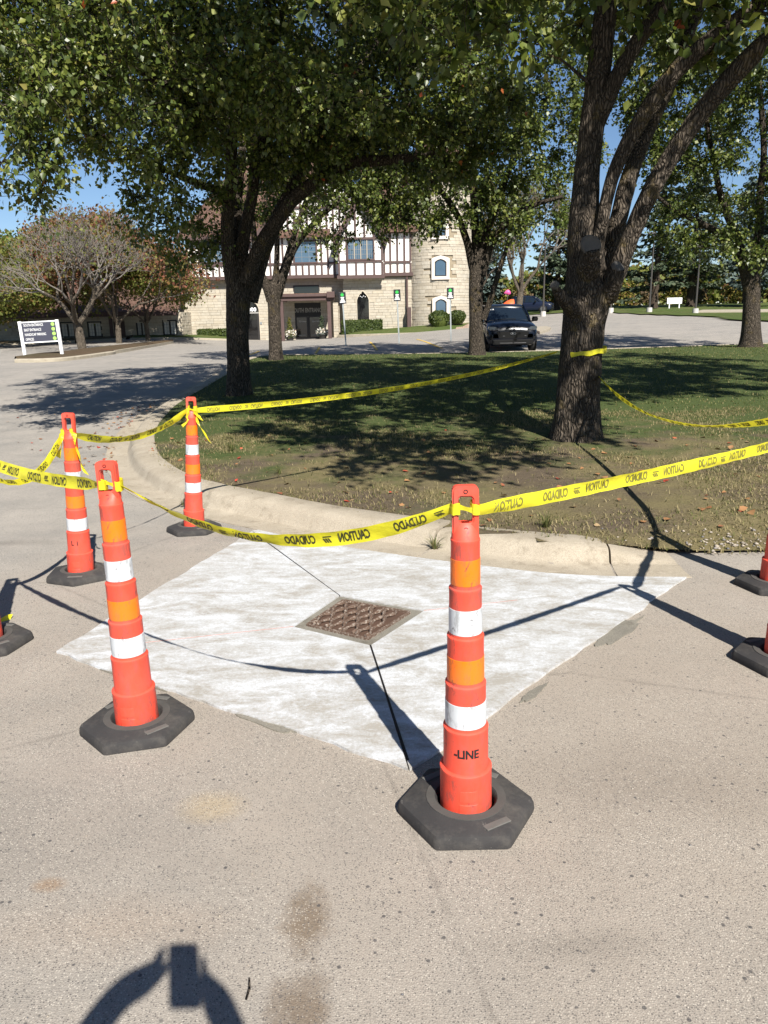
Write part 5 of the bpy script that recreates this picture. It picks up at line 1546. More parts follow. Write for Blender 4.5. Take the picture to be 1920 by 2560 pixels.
# roofs: slabs with thickness and overhang
def gable_roof(xa, za, xl, zl_, xr, zr_, y0, y1, th, parent, name='gable_roof', barge=True):
    o = None
    for (xe, ze) in ((xl, zl_), (xr, zr_)):
        dx, dz = xe - xa, ze - za; L = math.hypot(dx, dz); nx, nz = (-dz / L, dx / L)
        if nz < 0: nx, nz = -nx, -nz
        k = 1.07; xe2, ze2 = xa + dx * k, za + dz * k
        m = MB().prism([(xa, za + .01), (xe2, ze2), (xe2 + nx * th, ze2 + nz * th), (xa, za + th / max(nz, .2))], y0, y1)
        o = bp(m, name, M['shingle'], parent)
        if barge: bp(MB().beam((xa, y0 - .05, za - .02), (xe2, y0 - .05, ze2 - .02), .26, .08), 'bargeboard', M['timber'], o)
gable_roof(gxa, gza + .05, gx0, uzt + .05, gx1, uzt + .05, YU - .45, YU + 9, .22, hall)
gable_roof(vxa, vza + .05, vx0 - .1, vzt - .1, vx1 + .1, vzt - .1, YB - .35, YB + 3.2, .18, hall)
rzt = uzt + 6.2
bp(MB().add([(ux0 - .6, YU - .5, uzt - .15), (gxa, YU - .5, uzt - .15), (gxa, YU + 7, rzt), (ux0 + 3.2, YU + 7, rzt), (ux0 - .6, YU - .5, uzt + .05), (gxa, YU - .5, uzt + .05), (gxa, YU + 7, rzt + .22), (ux0 + 3.2, YU + 7, rzt + .22)],
            [(0, 1, 2, 3), (4, 7, 6, 5), (0, 4, 5, 1), (1, 5, 6, 2), (2, 6, 7, 3), (3, 7, 4, 0)]), 'main_roof', M['shingle'], hall)
bp(MB().add([(qx0 - .3, 58.3, qzt - .1), (qx1 + 1.5, 58.3, qzt - .1), (qx1 + 1.5, 66, qzt + 6), (qx0 - 2, 66, qzt + 6), (qx0 - .3, 58.3, qzt + .1), (qx1 + 1.5, 58.3, qzt + .1), (qx1 + 1.5, 66, qzt + 6.2), (qx0 - 2, 66, qzt + 6.2)],
            [(0, 1, 2, 3), (4, 7, 6, 5), (0, 4, 5, 1), (1, 5, 6, 2), (2, 6, 7, 3), (3, 7, 4, 0)]), 'side_roof', M['shingle'], hall)
bp(MB().box(ux0 - .55, gx0, YU - .62, YU - .51, uzt - .2, uzt + .02), 'gutter', M['timber'], hall)
# --- round tower
tx, ty, tr = (4.462, 60, 3.74)[0], 60.2, 2.46
tz1 = (4.321, 58, 10.758)[2]
tw = bp(MB().lathe([(tr - .05, gz), (tr - .05, tz1)], 48, tx, ty, True, True), 'tower_wall', M['mortar'], hall, sm=True)
twz = [(((4.417, 57.8, 6.68)), (4.418, 57.8, 7.84)[2], .40), (((4.444, 57.8, 3.906)), (4.445, 57.8, 5.04)[2], .43), (((4.473, 57.8, 1.258)), (4.473, 57.8, 2.251)[2], .41)]
r = random.Random(9); sm_ = MB(); z = gz + .4
while z < tz1 - .05:
    h = .205 * r.choice((.8, 1, 1, 1.25)); a = r.uniform(0, .2); zc = z + h / 2
    while a < 2 * math.pi:
        da = r.uniform(.28, .85) / tr; skip = False
        am = a + da / 2; X = tx + tr * math.cos(am)
        if math.sin(am) < 0:
            for (p, zt_, hw_) in twz:
                if p[2] - .18 < zc < zt_ + .40 and abs(X - p[0]) < hw_ + .20 + da * tr * .35: skip = True
        if not skip and math.sin(am) < .35:
            pr = tr + r.uniform(0, .035); k = 3; ga = .007 / tr
            v = []
            for zz in (z + .007, z + h - .007):
                for rr in (tr - .08, pr):
                    for i in range(k + 1):
                        b_ = a + ga + (da - 2 * ga) * i / k; v.append((tx + rr * math.cos(b_), ty + rr * math.sin(b_), zz))
            K = k + 1; fs = []
            for i in range(k):
                fs += [(K + i, K + i + 1, 3 * K + i + 1, 3 * K + i), (i, i + 1, K + i + 1, K + i), (2 * K + i, 3 * K + i, 3 * K + i + 1, 2 * K + i + 1)]
            fs += [(0, K, 3 * K, 2 * K), (k, 2 * K + k, 3 * K + k, K + k)]
            sm_.add(v, fs)
        a += da
    z += h
s4 = bp(sm_, 'stone_facing', M['stone'], tw, fix=True); s4['kind'] = 'stuff'
for (p, zt_, hw_) in twz:
    yw = ty - math.sqrt(tr * tr - (p[0] - tx) ** 2)
    z0_ = p[2]; zs_ = zt_ - .14
    def tud(hw2, zb_, e): return [(p[0] - hw2, zb_), (p[0] + hw2, zb_), (p[0] + hw2, zs_ + e), (p[0] + hw2 * .55, zt_ + e * .9), (p[0], zt_ + .07 + e), (p[0] - hw2 * .55, zt_ + e * .9), (p[0] - hw2, zs_ + e)]
    g_ = bp(MB().prism(tud(hw_ - .02, z0_, 0), yw - .06, yw + .45), 'tower_window', M['glass_sky_tint'], hall)
    bp(MB().ring_plate(tud(hw_ + .22, z0_ - .22, .24), tud(hw_, z0_, 0), yw - .13, yw + .45), 'stone_surround', M['trim_white'], g_)
    bp(MB().ring_plate(tud(hw_ - .0, z0_, -.0), tud(hw_ - .07, z0_ + .07, -.05), yw - .10, yw - .05), 'frame', M['darkframe'], g_)
bp(MB().lathe([(tr + .12, tz1 - .3), (tr + .5, tz1 - .05), (tr + .52, tz1 + .1), (tr * .6, tz1 + 2.4), (.02, tz1 + 5.4)], 40, tx, ty, True, False), 'tower_roof', M['shingle'], hall, sm=True)
bp(MB().bbox((2.007, 58, 1.448)[0], (2.303, 58, 1.442)[0], 57.95, 58.5, gz, (2.129, 58, 1.788)[2], .02), 'downpipe_cover', M['timber'], hall)
bp(MB().tube([((2.032, 58.7, 4.019)[0], 58.62, gz), ((2.032, 58.7, 4.019)[0], 58.62, jzr)], .07, 10), 'downpipe', M['timber'], hall)

# --- low wing at the left
WB = Vector((-24, 57.0, -.4))
wing = thing('low_stone_wing', tuple(WB), 'low stone wing with brown roof and white paned windows behind the small trees', 'building')
def wp(m, name, mat, parent, sm=False): return bp(m, name, mat, parent, sm, WB)
YW = 57.0
wx0, wx1 = -42.0, (-14.475, 57, 1.205)[0]
wez = (-18.831, 57, 1.767)[2]
win = [((-25.139, 57, 0.564)[0], (-24.325, 57, 0.548)[0]), ((-23.191, 57, 0.526)[0], (-22.261, 57, 0.508)[0]), ((-21.214, 57, 0.488)[0], (-20.312, 57, 0.47)[0]), ((-17.664, 57, 0.418)[0], (-17.024, 57, 0.406)[0]), ((-15.743, 57, 0.381)[0], (-14.841, 57, 0.364)[0])]
wz0, wz1 = (-20.81, 57, 0.196)[2], (-20.699, 57, 1.156)[2]
dr = ((-19.381, 57, 0.452)[0], (-18.566, 57, 0.436)[0])
w = wp(MB().box(wx0, wx1, YW + .04, YW + 9, -1.2, wez), 'wall', M['mortar'], wing)
sf = wp(stones_flat(-33, wx1, -1.0, wez, YW, [(a, b, wz0, wz1) for a, b in win] + [(dr[0], dr[1], -1, wz1 + .05)], [], 15), 'stone_facing', M['stone'], w); sf['kind'] = 'stuff'
me_ = stones_flat(YW + .05, 60.6, -1.0, wez, 0.0, [], [], 19); me_.v = [(wx1 - y, x, z) for x, y, z in me_.v]
sf2 = wp(me_, 'stone_facing', M['stone'], w); sf2['kind'] = 'stuff'
for a, b in win:
    p = wp(MB().box(a, b, YW + .0, YW + .035, wz0, wz1), 'window', M['glass_white'], wing)
    wp(MB().ring_plate(rrect(b - a + .16, wz1 - wz0 + .16, .005, (wz0 + wz1) / 2, 1, (a + b) / 2), rrect(b - a - .04, wz1 - wz0 - .04, .005, (wz0 + wz1) / 2, 1, (a + b) / 2), YW - .06, YW + .034), 'frame', M['darkframe'], p)
    wp(MB().box((a + b) / 2 - .06, (a + b) / 2 + .06, YW - .045, YW - .001, wz0 + .02, wz1 - .02), 'mullion', M['darkframe'], p)
    g = MB()
    for i in range(1, 4):
        z = wz0 + (wz1 - wz0) * i / 4; g.box(a + .02, (a + b) / 2 - .062, YW - .02, YW - .0012, z - .014, z + .014); g.box((a + b) / 2 + .062, b - .02, YW - .02, YW - .0012, z - .014, z + .014)
    for k in (.25, .75):
        x = a + (b - a) * k; g.box(x - .014, x + .014, YW - .024, YW - .0014, wz0 + .02, wz1 - .02)
    wp(g, 'glazing_bars', M['lead'], p)
d_ = wp(MB().bbox(dr[0], dr[1], YW - .02, YW + .036, -.5, wz1 + .03, .01), 'door', M['timber'], wing)
for i in range(2):
    wp(MB().bbox(dr[0] + .1 + i * (dr[1] - dr[0] - .15) / 2, dr[0] + .05 + (i + 1) * (dr[1] - dr[0] - .15) / 2, YW - .032, YW - .0202, -.3, wz1 - .25, .005), 'door_panel', M['timber'], d_)
wrz = (-29.336, 64, 5.921)[2]
wp(MB().add([(wx0 - .5, YW - .8, wez - .12), (wx1 + .0, YW - .8, wez - .12), (wx1, YW + 7, wrz), (wx0 - .5, YW + 7, wrz), (wx0 - .5, YW - .8, wez + .08), (wx1, YW - .8, wez + .08), (wx1, YW + 7, wrz + .2), (wx0 - .5, YW + 7, wrz + .2)],
            [(0, 1, 2, 3), (4, 7, 6, 5), (0, 4, 5, 1), (1, 5, 6, 2), (2, 6, 7, 3), (3, 7, 4, 0)]), 'roof', M['shingle'], wing)
wp(MB().box(wx0 - .5, wx1, YW - .95, YW - .81, wez - .22, wez + .06), 'fascia', M['timber'], wing)
for px in ((-25.324, 56, 1.425)[0], (-19.292, 56, 1.308)[0]):
    wp(MB().bbox(px - .1, px + .1, YW - .93, YW - .73, -1, wez - .25, .01), 'eave_post', M['timber'], wing)
fl = (-28.868, 64, 6.065)
wp(MB().tube([(fl[0], YW + 6, wrz - .6), (fl[0], YW + 6, wrz + 1.0)], .17, 10), 'flue_pipe', M['darkframe'], wing)

# --- lawns and kerbs in front of the buildings
def strip_lawn(name, front, back, mat, label, kerbh=.12, kmat='kerb_far', n=6):
    f = np.array(catmull(front, n)); b = np.array(catmull(back, n)); t = np.linspace(0, 1, len(f)); u = np.linspace(0, 1, len(b))
    b = np.stack([np.interp(t, u, b[:, i]) for i in range(3)], 1)
    m = MB(); K = 7
    rows = [[tuple(f[i] * (1 - k / (K - 1)) + b[i] * k / (K - 1) + np.array([0, 0, .10 * math.sin(math.pi * k / (K - 1))])) for k in range(K)] for i in range(len(f))]
    m.loft(rows, False, False, False); o = m.build(name, mat, sm=True); o['kind'] = 'structure'; o['label'] = label
    kb = MB(); rings = []
    for i in range(len(f)):
        d = f[min(i + 1, len(f) - 1)] - f[max(i - 1, 0)]; d[2] = 0; d /= max(np.linalg.norm(d), 1e-6); nn = np.array([d[1], -d[0], 0])
        if nn[1] > 0: nn = -nn
        p = f[i]; z = p[2] + .02
        rings.append([(p[0] + nn[0] * .18, p[1] + nn[1] * .18, z - kerbh - .3), (p[0] + nn[0] * .17, p[1] + nn[1] * .17, z - .03), (p[0] + nn[0] * .13, p[1] + nn[1] * .13, z), (p[0] - nn[0] * .02, p[1] - nn[1] * .02, z), (p[0] - nn[0] * .02, p[1] - nn[1] * .02, z - .3)])
    kb.loft(rings, True, True); k = kb.build('lawn_kerb', M[kmat], sm=True); k['kind'] = 'structure'
    return o
def gz3(x, y, d): return (x, y, zf(x, y) + d)
strip_lawn('bank_lawn', [(-3.016, 57.6, -0.112), (-1.478, 56.4, -0.051), (1.384, 55.2, 0.009), (4.113, 54.6, 0.054), (5.288, 54.6, 0.058)], [(-3.186, 59.2, -0.006), (-1.384, 58.9, 0.201), (1.031, 58.9, 0.301), (4.125, 57.9, 0.52), (6.8, 58, 0.61)], M['turf'], 'green bank of lawn rising to the tower')
strip_lawn('hedge_lawn', [gz3(-17.5, 54.6, .10), gz3(-14, 55.6, .10), gz3(-11.2, 57.2, .10)], [gz3(-17.5, 57.0, .16), gz3(-14, 59.9, .16), gz3(-11.2, 59.9, .16)], M['turf'], 'strip of lawn before the hedge left of the dark trunk')
strip_lawn('wing_lawn', [gz3(-44, 51, .10), gz3(-30, 51.5, .10), gz3(-22, 53, .10), gz3(-17.8, 54.5, .10)], [gz3(-44, 57, .2), gz3(-30, 57, .2), gz3(-22, 57, .2), gz3(-17.8, 57, .2)], M['turf_dry'], 'shady lawn along the low wing')
# sign island at the left
ti_f = [(-12.9, 27.511, 0.002), (-11.945, 27.469, 0.002), (-11.395, 28.361, 0.002), (-11.199, 31.693, 0.002), (-11.338, 35.759, -0.005), (-12.259, 42.738, -0.097), (-13.058, 49.15, -0.155)]
ti_f = [(x, y, z + .11) for x, y, z in ti_f]
ti_b = [(-13.156, 27.85, 0.002), (-14.035, 31.693, 0.002), (-13.767, 33.357, 0.002), (-13.849, 36.785, -0.005), (-13.781, 40.843, -0.034), (-13.508, 45.708, -0.093), (-13.265, 49.825, -0.148)]
ti_b = [(x, y, z + .11) for x, y, z in ti_b]
strip_lawn('sign_island', ti_f, ti_b, M['mulch'], 'brown mulch island carrying the directional sign')
# paving bricks by the tower
pv = thing('brick_path', (0, 0, 0), 'tan brick path rising past the tower bushes', 'path'); del pv['category']; pv['kind'] = 'structure'
p0, p1, p2, p3 = [np.array(v) for v in ((5.232, 54.6, 0.141), (6.16, 54.4, 0.127), (6.518, 57.6, 0.535), (5.773, 57.8, 0.546))]
M['paver'] = island('tan_pavers', [(0, (.30, .215, .16)), (.5, (.37, .27, .20)), (1, (.33, .25, .19))], .9, .2)
m = MB()
for i in range(6):
    for j in range(10):
        a, b, c, d = [(p0 * (1 - u) * (1 - v) + p1 * u * (1 - v) + p2 * u * v + p3 * (1 - u) * v) + np.array([0, 0, .05]) for u, v in ((i / 6 + .005, j / 10 + .005), ((i + 1) / 6 - .005, j / 10 + .005), ((i + 1) / 6 - .005, (j + 1) / 10 - .005), (i / 6 + .005, (j + 1) / 10 - .005))]
        o_ = len(m.v); m.v += [tuple(q) for q in (a, b, c, d)] + [tuple(q - np.array([0, 0, .2])) for q in (a, b, c, d)]
        m.f += [tuple(k + o_ for k in f_) for f_ in ((0, 1, 2, 3), (0, 4, 5, 1), (1, 5, 6, 2), (2, 6, 7, 3), (3, 7, 4, 0))]
o = m.build('pavers', M['paver'], pv); o['kind'] = 'stuff'
# far berm at the right, beyond the lot
berm = [(13.5, 79), (18, 76), (20.8, 73.6), (22.4, 66), (24, 60.4), (23.5, 55), (21.3, 48), (22, 43), (26, 39), (40, 36), (60, 36), (900, 60), (900, 1500), (-900, 1500), (-900, 110), (6, 100)]
sheet('far_lawn', np.concatenate([[-900, -400, -150], np.arange(-60, 8, 4), np.arange(8, 60, .7), np.arange(60, 300, 12), [400, 600, 900]]), np.concatenate([np.arange(36, 104, .7), np.arange(104, 400, 14), [500, 800, 1500]]),
      lambda x, y: .09 + .05 * (fbm(x * .2, y * .2, 3) - .5), M['turf'], label='mown grass berm beyond the lot with spruces', mask=lambda x, y: inside(berm, x, y))
road = [(26.5, 66.5), (40, 62), (60, 58), (60, 63.5), (40, 67.8), (29, 70.5)]
m = MB().slab(road, lambda x, y: zf(x, y) - .1, lambda x, y: zf(x, y) + .155); o = m.build('side_road', M['kerb_far']); o['kind'] = 'structure'; o['label'] = 'pale strip of road crossing the far berm'

# ================================================================== HEDGES AND PLANTERS
def hedge(label, x0, x1, y0, y1, z0, z1, seed):
    o = thing('clipped_hedge', ((x0 + x1) / 2, (y0 + y1) / 2, z0), label, 'hedge', 'clipped hedges and bushes against the hall')
    hx, hy, hz = (x1 - x0) / 2, (y1 - y0) / 2, (z1 - z0) / 2
    MB().bbox(-hx * .93, hx * .93, -hy * .88, hy * .88, 0, 2 * hz * .95, .05).build('twig_core', M['box_leaf'], o)
    leaf_cloud(o, (0, 0, hz), (hx, hy, hz), int(5200 * hx * hz) + 2200, .10, M['box_leaf'], seed, boxy=True)
a, b = (-2.807, 58, 0.537), (0.094, 58, 0.279)
hedge('long clipped hedge under the pointed arch window', a[0], b[0], 57.3, 58.5, b[2] - .3, (-1.344, 58, 0.912)[2], 401)
a, b = (-13.688, 58.6, -0.284), (-11.586, 58.6, -0.325)
hedge('low clipped hedge left of the dark trunk', a[0], b[0] + .3, 58.3, 59.6, a[2] - .25, (-12.609, 58.6, 0.456)[2], 403)
for lb, c, rr, sd in (('round clipped bush left under the lowest tower window', (4.264, 56.6, 0.957), (.78, .7, .56), 405), ('round clipped bush right under the lowest tower window', (5.573, 56.7, 1.043), (.60, .6, .46), 407)):
    o = thing('round_bush', (c[0], c[1], c[2] - rr[2]), lb, 'bush', 'clipped hedges and bushes against the hall')
    m = MB(); m.lathe([(rr[0] * .6, .0), (rr[0] * .88, rr[2] * .6), (rr[0] * .85, rr[2] * 1.3), (rr[0] * .4, rr[2] * 1.8)], 16, cap0=True, cap1=True); m.build('twig_core', M['box_leaf'], o, sm=True)
    leaf_cloud(o, (0, 0, rr[2]), rr, 4200, .09, M['box_leaf'], sd, shell=.86)
M['petal'] = island('pale_petals', [(0, (.75, .68, .62)), (.5, (.80, .78, .72)), (.8, (.62, .55, .32)), (1, (.72, .45, .42))], .7, .2, .2, None, (.7, .6, .5))
M['pot'] = plain('dark_pot', (.035, .032, .03), .7)
for lb, px, tall in (('flower planter with white blooms and a green cone shrub left of the entrance doors', 725, True), ('flower planter with dark tall stems right of the entrance doors', 806, False)):
    c = {725: (-6.757, 58.2, -0.289), 806: (-4.309, 58.2, -0.336)}[px]
    o = thing('flower_planter', (c[0], c[1], zf(c[0], c[1])), lb, 'planter', 'flower planters at the porch')
    MB().lathe([(.24, 0), (.34, .3), (.37, .32), (.36, .36), (.3, .36)], 20, cap0=True, cap1=True).build('pot', M['pot'], o, sm=True)
    leaf_cloud(o, (0, 0, .52), (.55, .45, .28), 420, .10, M['petal'], 410 + px, 'blooms')
    leaf_cloud(o, (0, 0, .45), (.5, .42, .3), 420, .11, M['box_leaf'] if tall else M['needle_blue'], 411 + px, 'leaves')
    for k in range(5):
        leaf_cloud(o, ((random.random() - .5) * .12, 0, .75 + .19 * k), (.24 - .04 * k, .2 - .035 * k, .14), 70, .10, M['leaf_olive'] if tall else M['needle'], 420 + px + k, 'centre_plant')

# ================================================================== CARS
M['car_paint'] = (lambda t: (t.base(t.mix(t.noise(40, 2), (.003, .004, .008), (.004, .006, .011)), .22, .35), t.m)[1])(NT('black_car_paint'))
M['car_paint'].node_tree.nodes['Principled BSDF'].inputs['Coat Weight'].default_value = .25
M['car_blue'] = plain('dark_blue_car_paint', (.008, .013, .032), .3, .1)
M['car_glass'] = mk_glass('car_glass', (.010, .016, .024), .04)
M['chrome'] = plain('chrome', (.55, .55, .56), .18, .05, 5, metal=1.0)
M['dark_trim'] = plain('dark_grey_trim', (.045, .045, .05), .5, .05, 5)
M['tyre'] = plain('tyre_rubber', (.018, .018, .018), .85, .2, 20)
M['rim'] = plain('alloy_rim', (.30, .30, .31), .35, .1, 5, metal=.8)
M['lamp_glass'] = mk_glass('headlamp_glass', (.05, .06, .07), .12)
M['grille'] = plain('black_grille', (.006, .006, .006), .75, spec=.2)
def lerp_list(tab, x):
    xs_ = [t[0] for t in tab]
    return [float(np.interp(x, xs_, [t[i] for t in tab])) for i in range(1, len(tab[0]))]
def make_suv(name, label, loc, rz, paint, W=1.88, group=None, L=4.55):
    root = thing(name, loc, label, 'car', group, rz)          # nose towards -Y
    hw = W / 2
    # y, half width, sill z, belt z, hood/top z, tumble
    T_ = [(0.0, .74, .42, .60, .66), (.05, .86, .30, .74, .86), (.18, .92, .24, .86, .97), (.45, .955, .22, .94, 1.04), (.95, .97, .22, .99, 1.09), (1.35, .975, .22, 1.00, 1.12), (2.2, .985, .22, 1.02, 1.06), (3.3, .985, .22, 1.04, 1.06), (4.1, .965, .24, 1.06, 1.10), (4.42, .92, .30, 1.04, 1.08), (L, .84, .42, .98, 1.02)]
    rings = []
    for y in (0, .02, .05, .10, .18, .30, .45, .7, .95, 1.2, 1.35, 1.8, 2.4, 3.0, 3.6, 4.1, 4.3, 4.42, 4.5, L):
        w_, zs, zb, zt = lerp_list(T_, y); w_ *= hw / .985
        half = [(0, zs), (w_ * .75, zs), (w_ * .93, zs + .06), (w_ * .985, zs + .22), (w_ * 1.0, (zs + zb) / 2 + .08), (w_ * .985, zb - .10), (w_ * .945, zb - .02), (w_ * .86, zb + (zt - zb) * .45), (w_ * .66, zt - .015), (w_ * .35, zt + .012), (0, zt + .02)]
        ring = [(x, y, z) for x, z in half] + [(-x, y, z) for x, z in reversed(half[1:-1])]
        rings.append(ring)
    m = MB(); m.loft(rings, True, True); body = m.build('body', paint, root, sm=True)
    # cabin: glass house then roof
    def house(tab, k):
        rg = []
        for y, wb, zb, wt, zt in tab:
            rg.append([(-wb, y, zb), (-wt - .01, y, zt - .07), (-wt * .86, y, zt - .012), (0, y, zt), (wt * .86, y, zt - .012), (wt + .01, y, zt - .07), (wb, y, zb)])
        return rg
    GH = [(1.22, .80, 1.05, .77, 1.12), (1.55, .85, 1.02, .73, 1.36), (1.95, .88, 1.02, .69, 1.60), (2.3, .89, 1.03, .68, 1.655), (3.2, .89, 1.04, .67, 1.66), (3.9, .87, 1.05, .64, 1.61), (4.25, .84, 1.06, .66, 1.42), (4.45, .80, 1.05, .74, 1.12)]
    m = MB(); m.loft([[(x * hw / .94, y, z) for x, y, z in r_] for r_ in house(GH, 1)], True, True); m.build('windows', M['car_glass'], root, sm=True)
    RF = [(1.93, 1.612), (2.02, 1.648), (2.4, 1.682), (3.2, 1.684), (3.85, 1.645), (4.02, 1.585)]
    m = MB(); m.loft([[(x * hw / .94, y, z) for x, z in ((-.70, zt - .075), (-.66, zt - .03), (-.4, zt - .004), (0, zt + .004), (.4, zt - .004), (.66, zt - .03), (.70, zt - .075), (.6, zt - .055), (0, zt - .03), (-.6, zt - .055))] for y, zt in RF], True, True)
    roof = m.build('roof', paint, root, sm=True)
    for s in (-1, 1):
        k = hw / .94 * s
        MB().tube([(.80 * k, 1.20, 1.06), (.78 * k, 1.45, 1.27), (.72 * k, 1.75, 1.48), (.69 * k, 2.05, 1.62)], [.045, .042, .04, .04], 8).build('pillar', paint, root, sm=True)
        MB().beam((.885 * k, 2.75, 1.04), (.69 * k, 2.72, 1.62), .09, .05, (1, 0, 0)).build('pillar', M['grille'], root)
        # mirror
        mm = MB(); c = (1.08 * k, 1.62, 1.12)
        mm.loft([[(c[0] + s * dx * .5, c[1] + dy, c[2] + dz * 1.0) for dx, dz in ((-.20 * q, -.085 * q), (.16 * q, -.08 * q), (.22 * q, .0), (.16 * q, .09 * q), (-.18 * q, .095 * q), (-.24 * q, .0))] for dy, q in ((-.09, .55), (-.05, .95), (.05, 1.0), (.07, .9))], True, True)
        mr = mm.build('mirror', M['grille'], root, sm=True)
        MB().beam((.90 * k, 1.62, 1.03), (1.02 * k, 1.62, 1.06), .06, .05, (0, 0, 1)).build('mirror_arm', M['grille'], mr)
        # headlamp: slanted slim lens with chrome edge
        hl_ = MB(); pts = [(.50, .80), (.62, .885), (.84, .90), (.865, .82), (.80, .765), (.62, .765)]
        yv = lambda x: .02 + .42 * max(0, x - .45) ** 1.6
        hl_.add([(x * k, yv(x) - .015, z) for x, z in pts] + [(x * k, yv(x) + .10, z) for x, z in pts], [tuple(range(6)), tuple(reversed(range(6, 12)))] + [(i, (i + 1) % 6, (i + 1) % 6 + 6, i + 6) for i in range(6)])
        h_ = hl_.build('headlight', M['lamp_glass'], root)
        MB().tube([(.52 * k, yv(.52) - .03, .79), (.64 * k, yv(.64) - .03, .775), (.80 * k, yv(.8) - .03, .775)], .012, 6).build('daytime_light', M['dark_trim'], h_)
        fg = MB().bbox(.62 * k if s > 0 else .80 * k, .80 * k if s > 0 else .62 * k, .02, .12, .44, .54, .02); fg.build('fog_light_recess', M['grille'], root)
        # wheels
        for wy in (.86, 3.62):
            wm = MB(); wm.lathe([(.20, -.11), (.31, -.115), (.345, -.09), (.352, -.04), (.352, .04), (.345, .09), (.31, .115), (.20, .11)], 28, cap0=True, cap1=True)
            wv = wm.build('wheel', M['tyre'], root, sm=True); wv.matrix_local = Matrix.Translation((.84 * k, wy, .352)) @ Matrix.Rotation(R(90), 4, 'Y')
            rm = MB(); rm.lathe([(.23, .0), (.235, .012), (.21, .018), (.05, .014), (.045, .03)], 24, cap0=True, cap1=True)
            for q in range(5):
                a = 2 * math.pi * q / 5; rm.beam((.04 * math.cos(a), .04 * math.sin(a), .024), (.215 * math.cos(a), .215 * math.sin(a), .022), .05, .014, (0, 0, 1))
            ro = rm.build('rim', M['rim'], wv, sm=False); ro.matrix_local = Matrix.Translation((0, 0, .108 * (1 if s > 0 else -1))) @ (Matrix.Identity(4) if s > 0 else Matrix.Rotation(math.pi, 4, 'X'))
            MB().lathe([(.36, 0), (.44, 0), (.44, .02), (.36, .02)], 24).build('wheel_arch', M['grille'], root).matrix_local = Matrix.Translation((.91 * k, wy, .38)) @ Matrix.Rotation(R(90), 4, 'Y')
    g = MB(); g.add([(-.56, -.012, .72), (.56, -.012, .72), (.50, .0, .50), (-.50, .0, .50), (-.56, .1, .72), (.56, .1, .72), (.50, .1, .50), (-.50, .1, .50)], [(0, 1, 2, 3), (7, 6, 5, 4), (0, 4, 5, 1), (1, 5, 6, 2), (2, 6, 7, 3), (3, 7, 4, 0)])
    gr_ = g.build('grille', M['grille'], root)
    MB().beam((-.54, -.02, .79), (.54, -.02, .79), .007, .02).build('bonnet_trim', M['dark_trim'], gr_)
    MB().ring_plate([(.10 * math.cos(a), .65 + .045 * math.sin(a)) for a in np.linspace(0, 2 * math.pi, 25)[:-1]], [(.088 * math.cos(a), .65 + .035 * math.sin(a)) for a in np.linspace(0, 2 * math.pi, 25)[:-1]], -.032, -.014).build('emblem', M['rim'], gr_)
    MB().bbox(-.045, .045, -.03, -.016, .645, .657, .003).build('emblem_mark', M['rim'], gr_)
    MB().bbox(-.72, .72, -.01, .16, .27, .45, .03).build('lower_bumper', M['grille'], root)
    MB().tube([(-.66, .02, .335), (-.3, -.02, .325), (.3, -.02, .325), (.66, .02, .335)], .009, 8).build('skid_trim', M['dark_trim'], root, sm=True)
    for x in (-.36, .40):
        MB().bbox(x, x + .07, -.022, .0, .555, .58, .004).build('plate_bolt', M['dark_trim'], gr_)
    st = MB(); st.add([(-.62, 1.66, 1.455), (-.46, 1.66, 1.455), (-.46, 1.69, 1.49), (-.62, 1.69, 1.49)], [(0, 1, 2, 3)]); st.v = [(x, y - .02, z + .012) for x, y, z in st.v]; st.build('windscreen_sticker', M['white_paint'], root, fix=False)
    MB().tube([(-.5, 1.22, 1.115), (.0, 1.26, 1.145), (.3, 1.25, 1.14)], .01, 6).build('wiper', M['grille'], root)
    return root
sx_, sy_ = 4.68, 27.5
suv = make_suv('parked_car', 'black sport utility car parked facing the viewer beyond the island', (sx_, sy_, zf(sx_, sy_) + .002), R(0), M['car_paint'])
make_suv('parked_car', 'dark blue car parked far away behind the black car', (17.6, 80, zf(17.6, 80) + .03), R(68), M['car_blue'], 1.8)

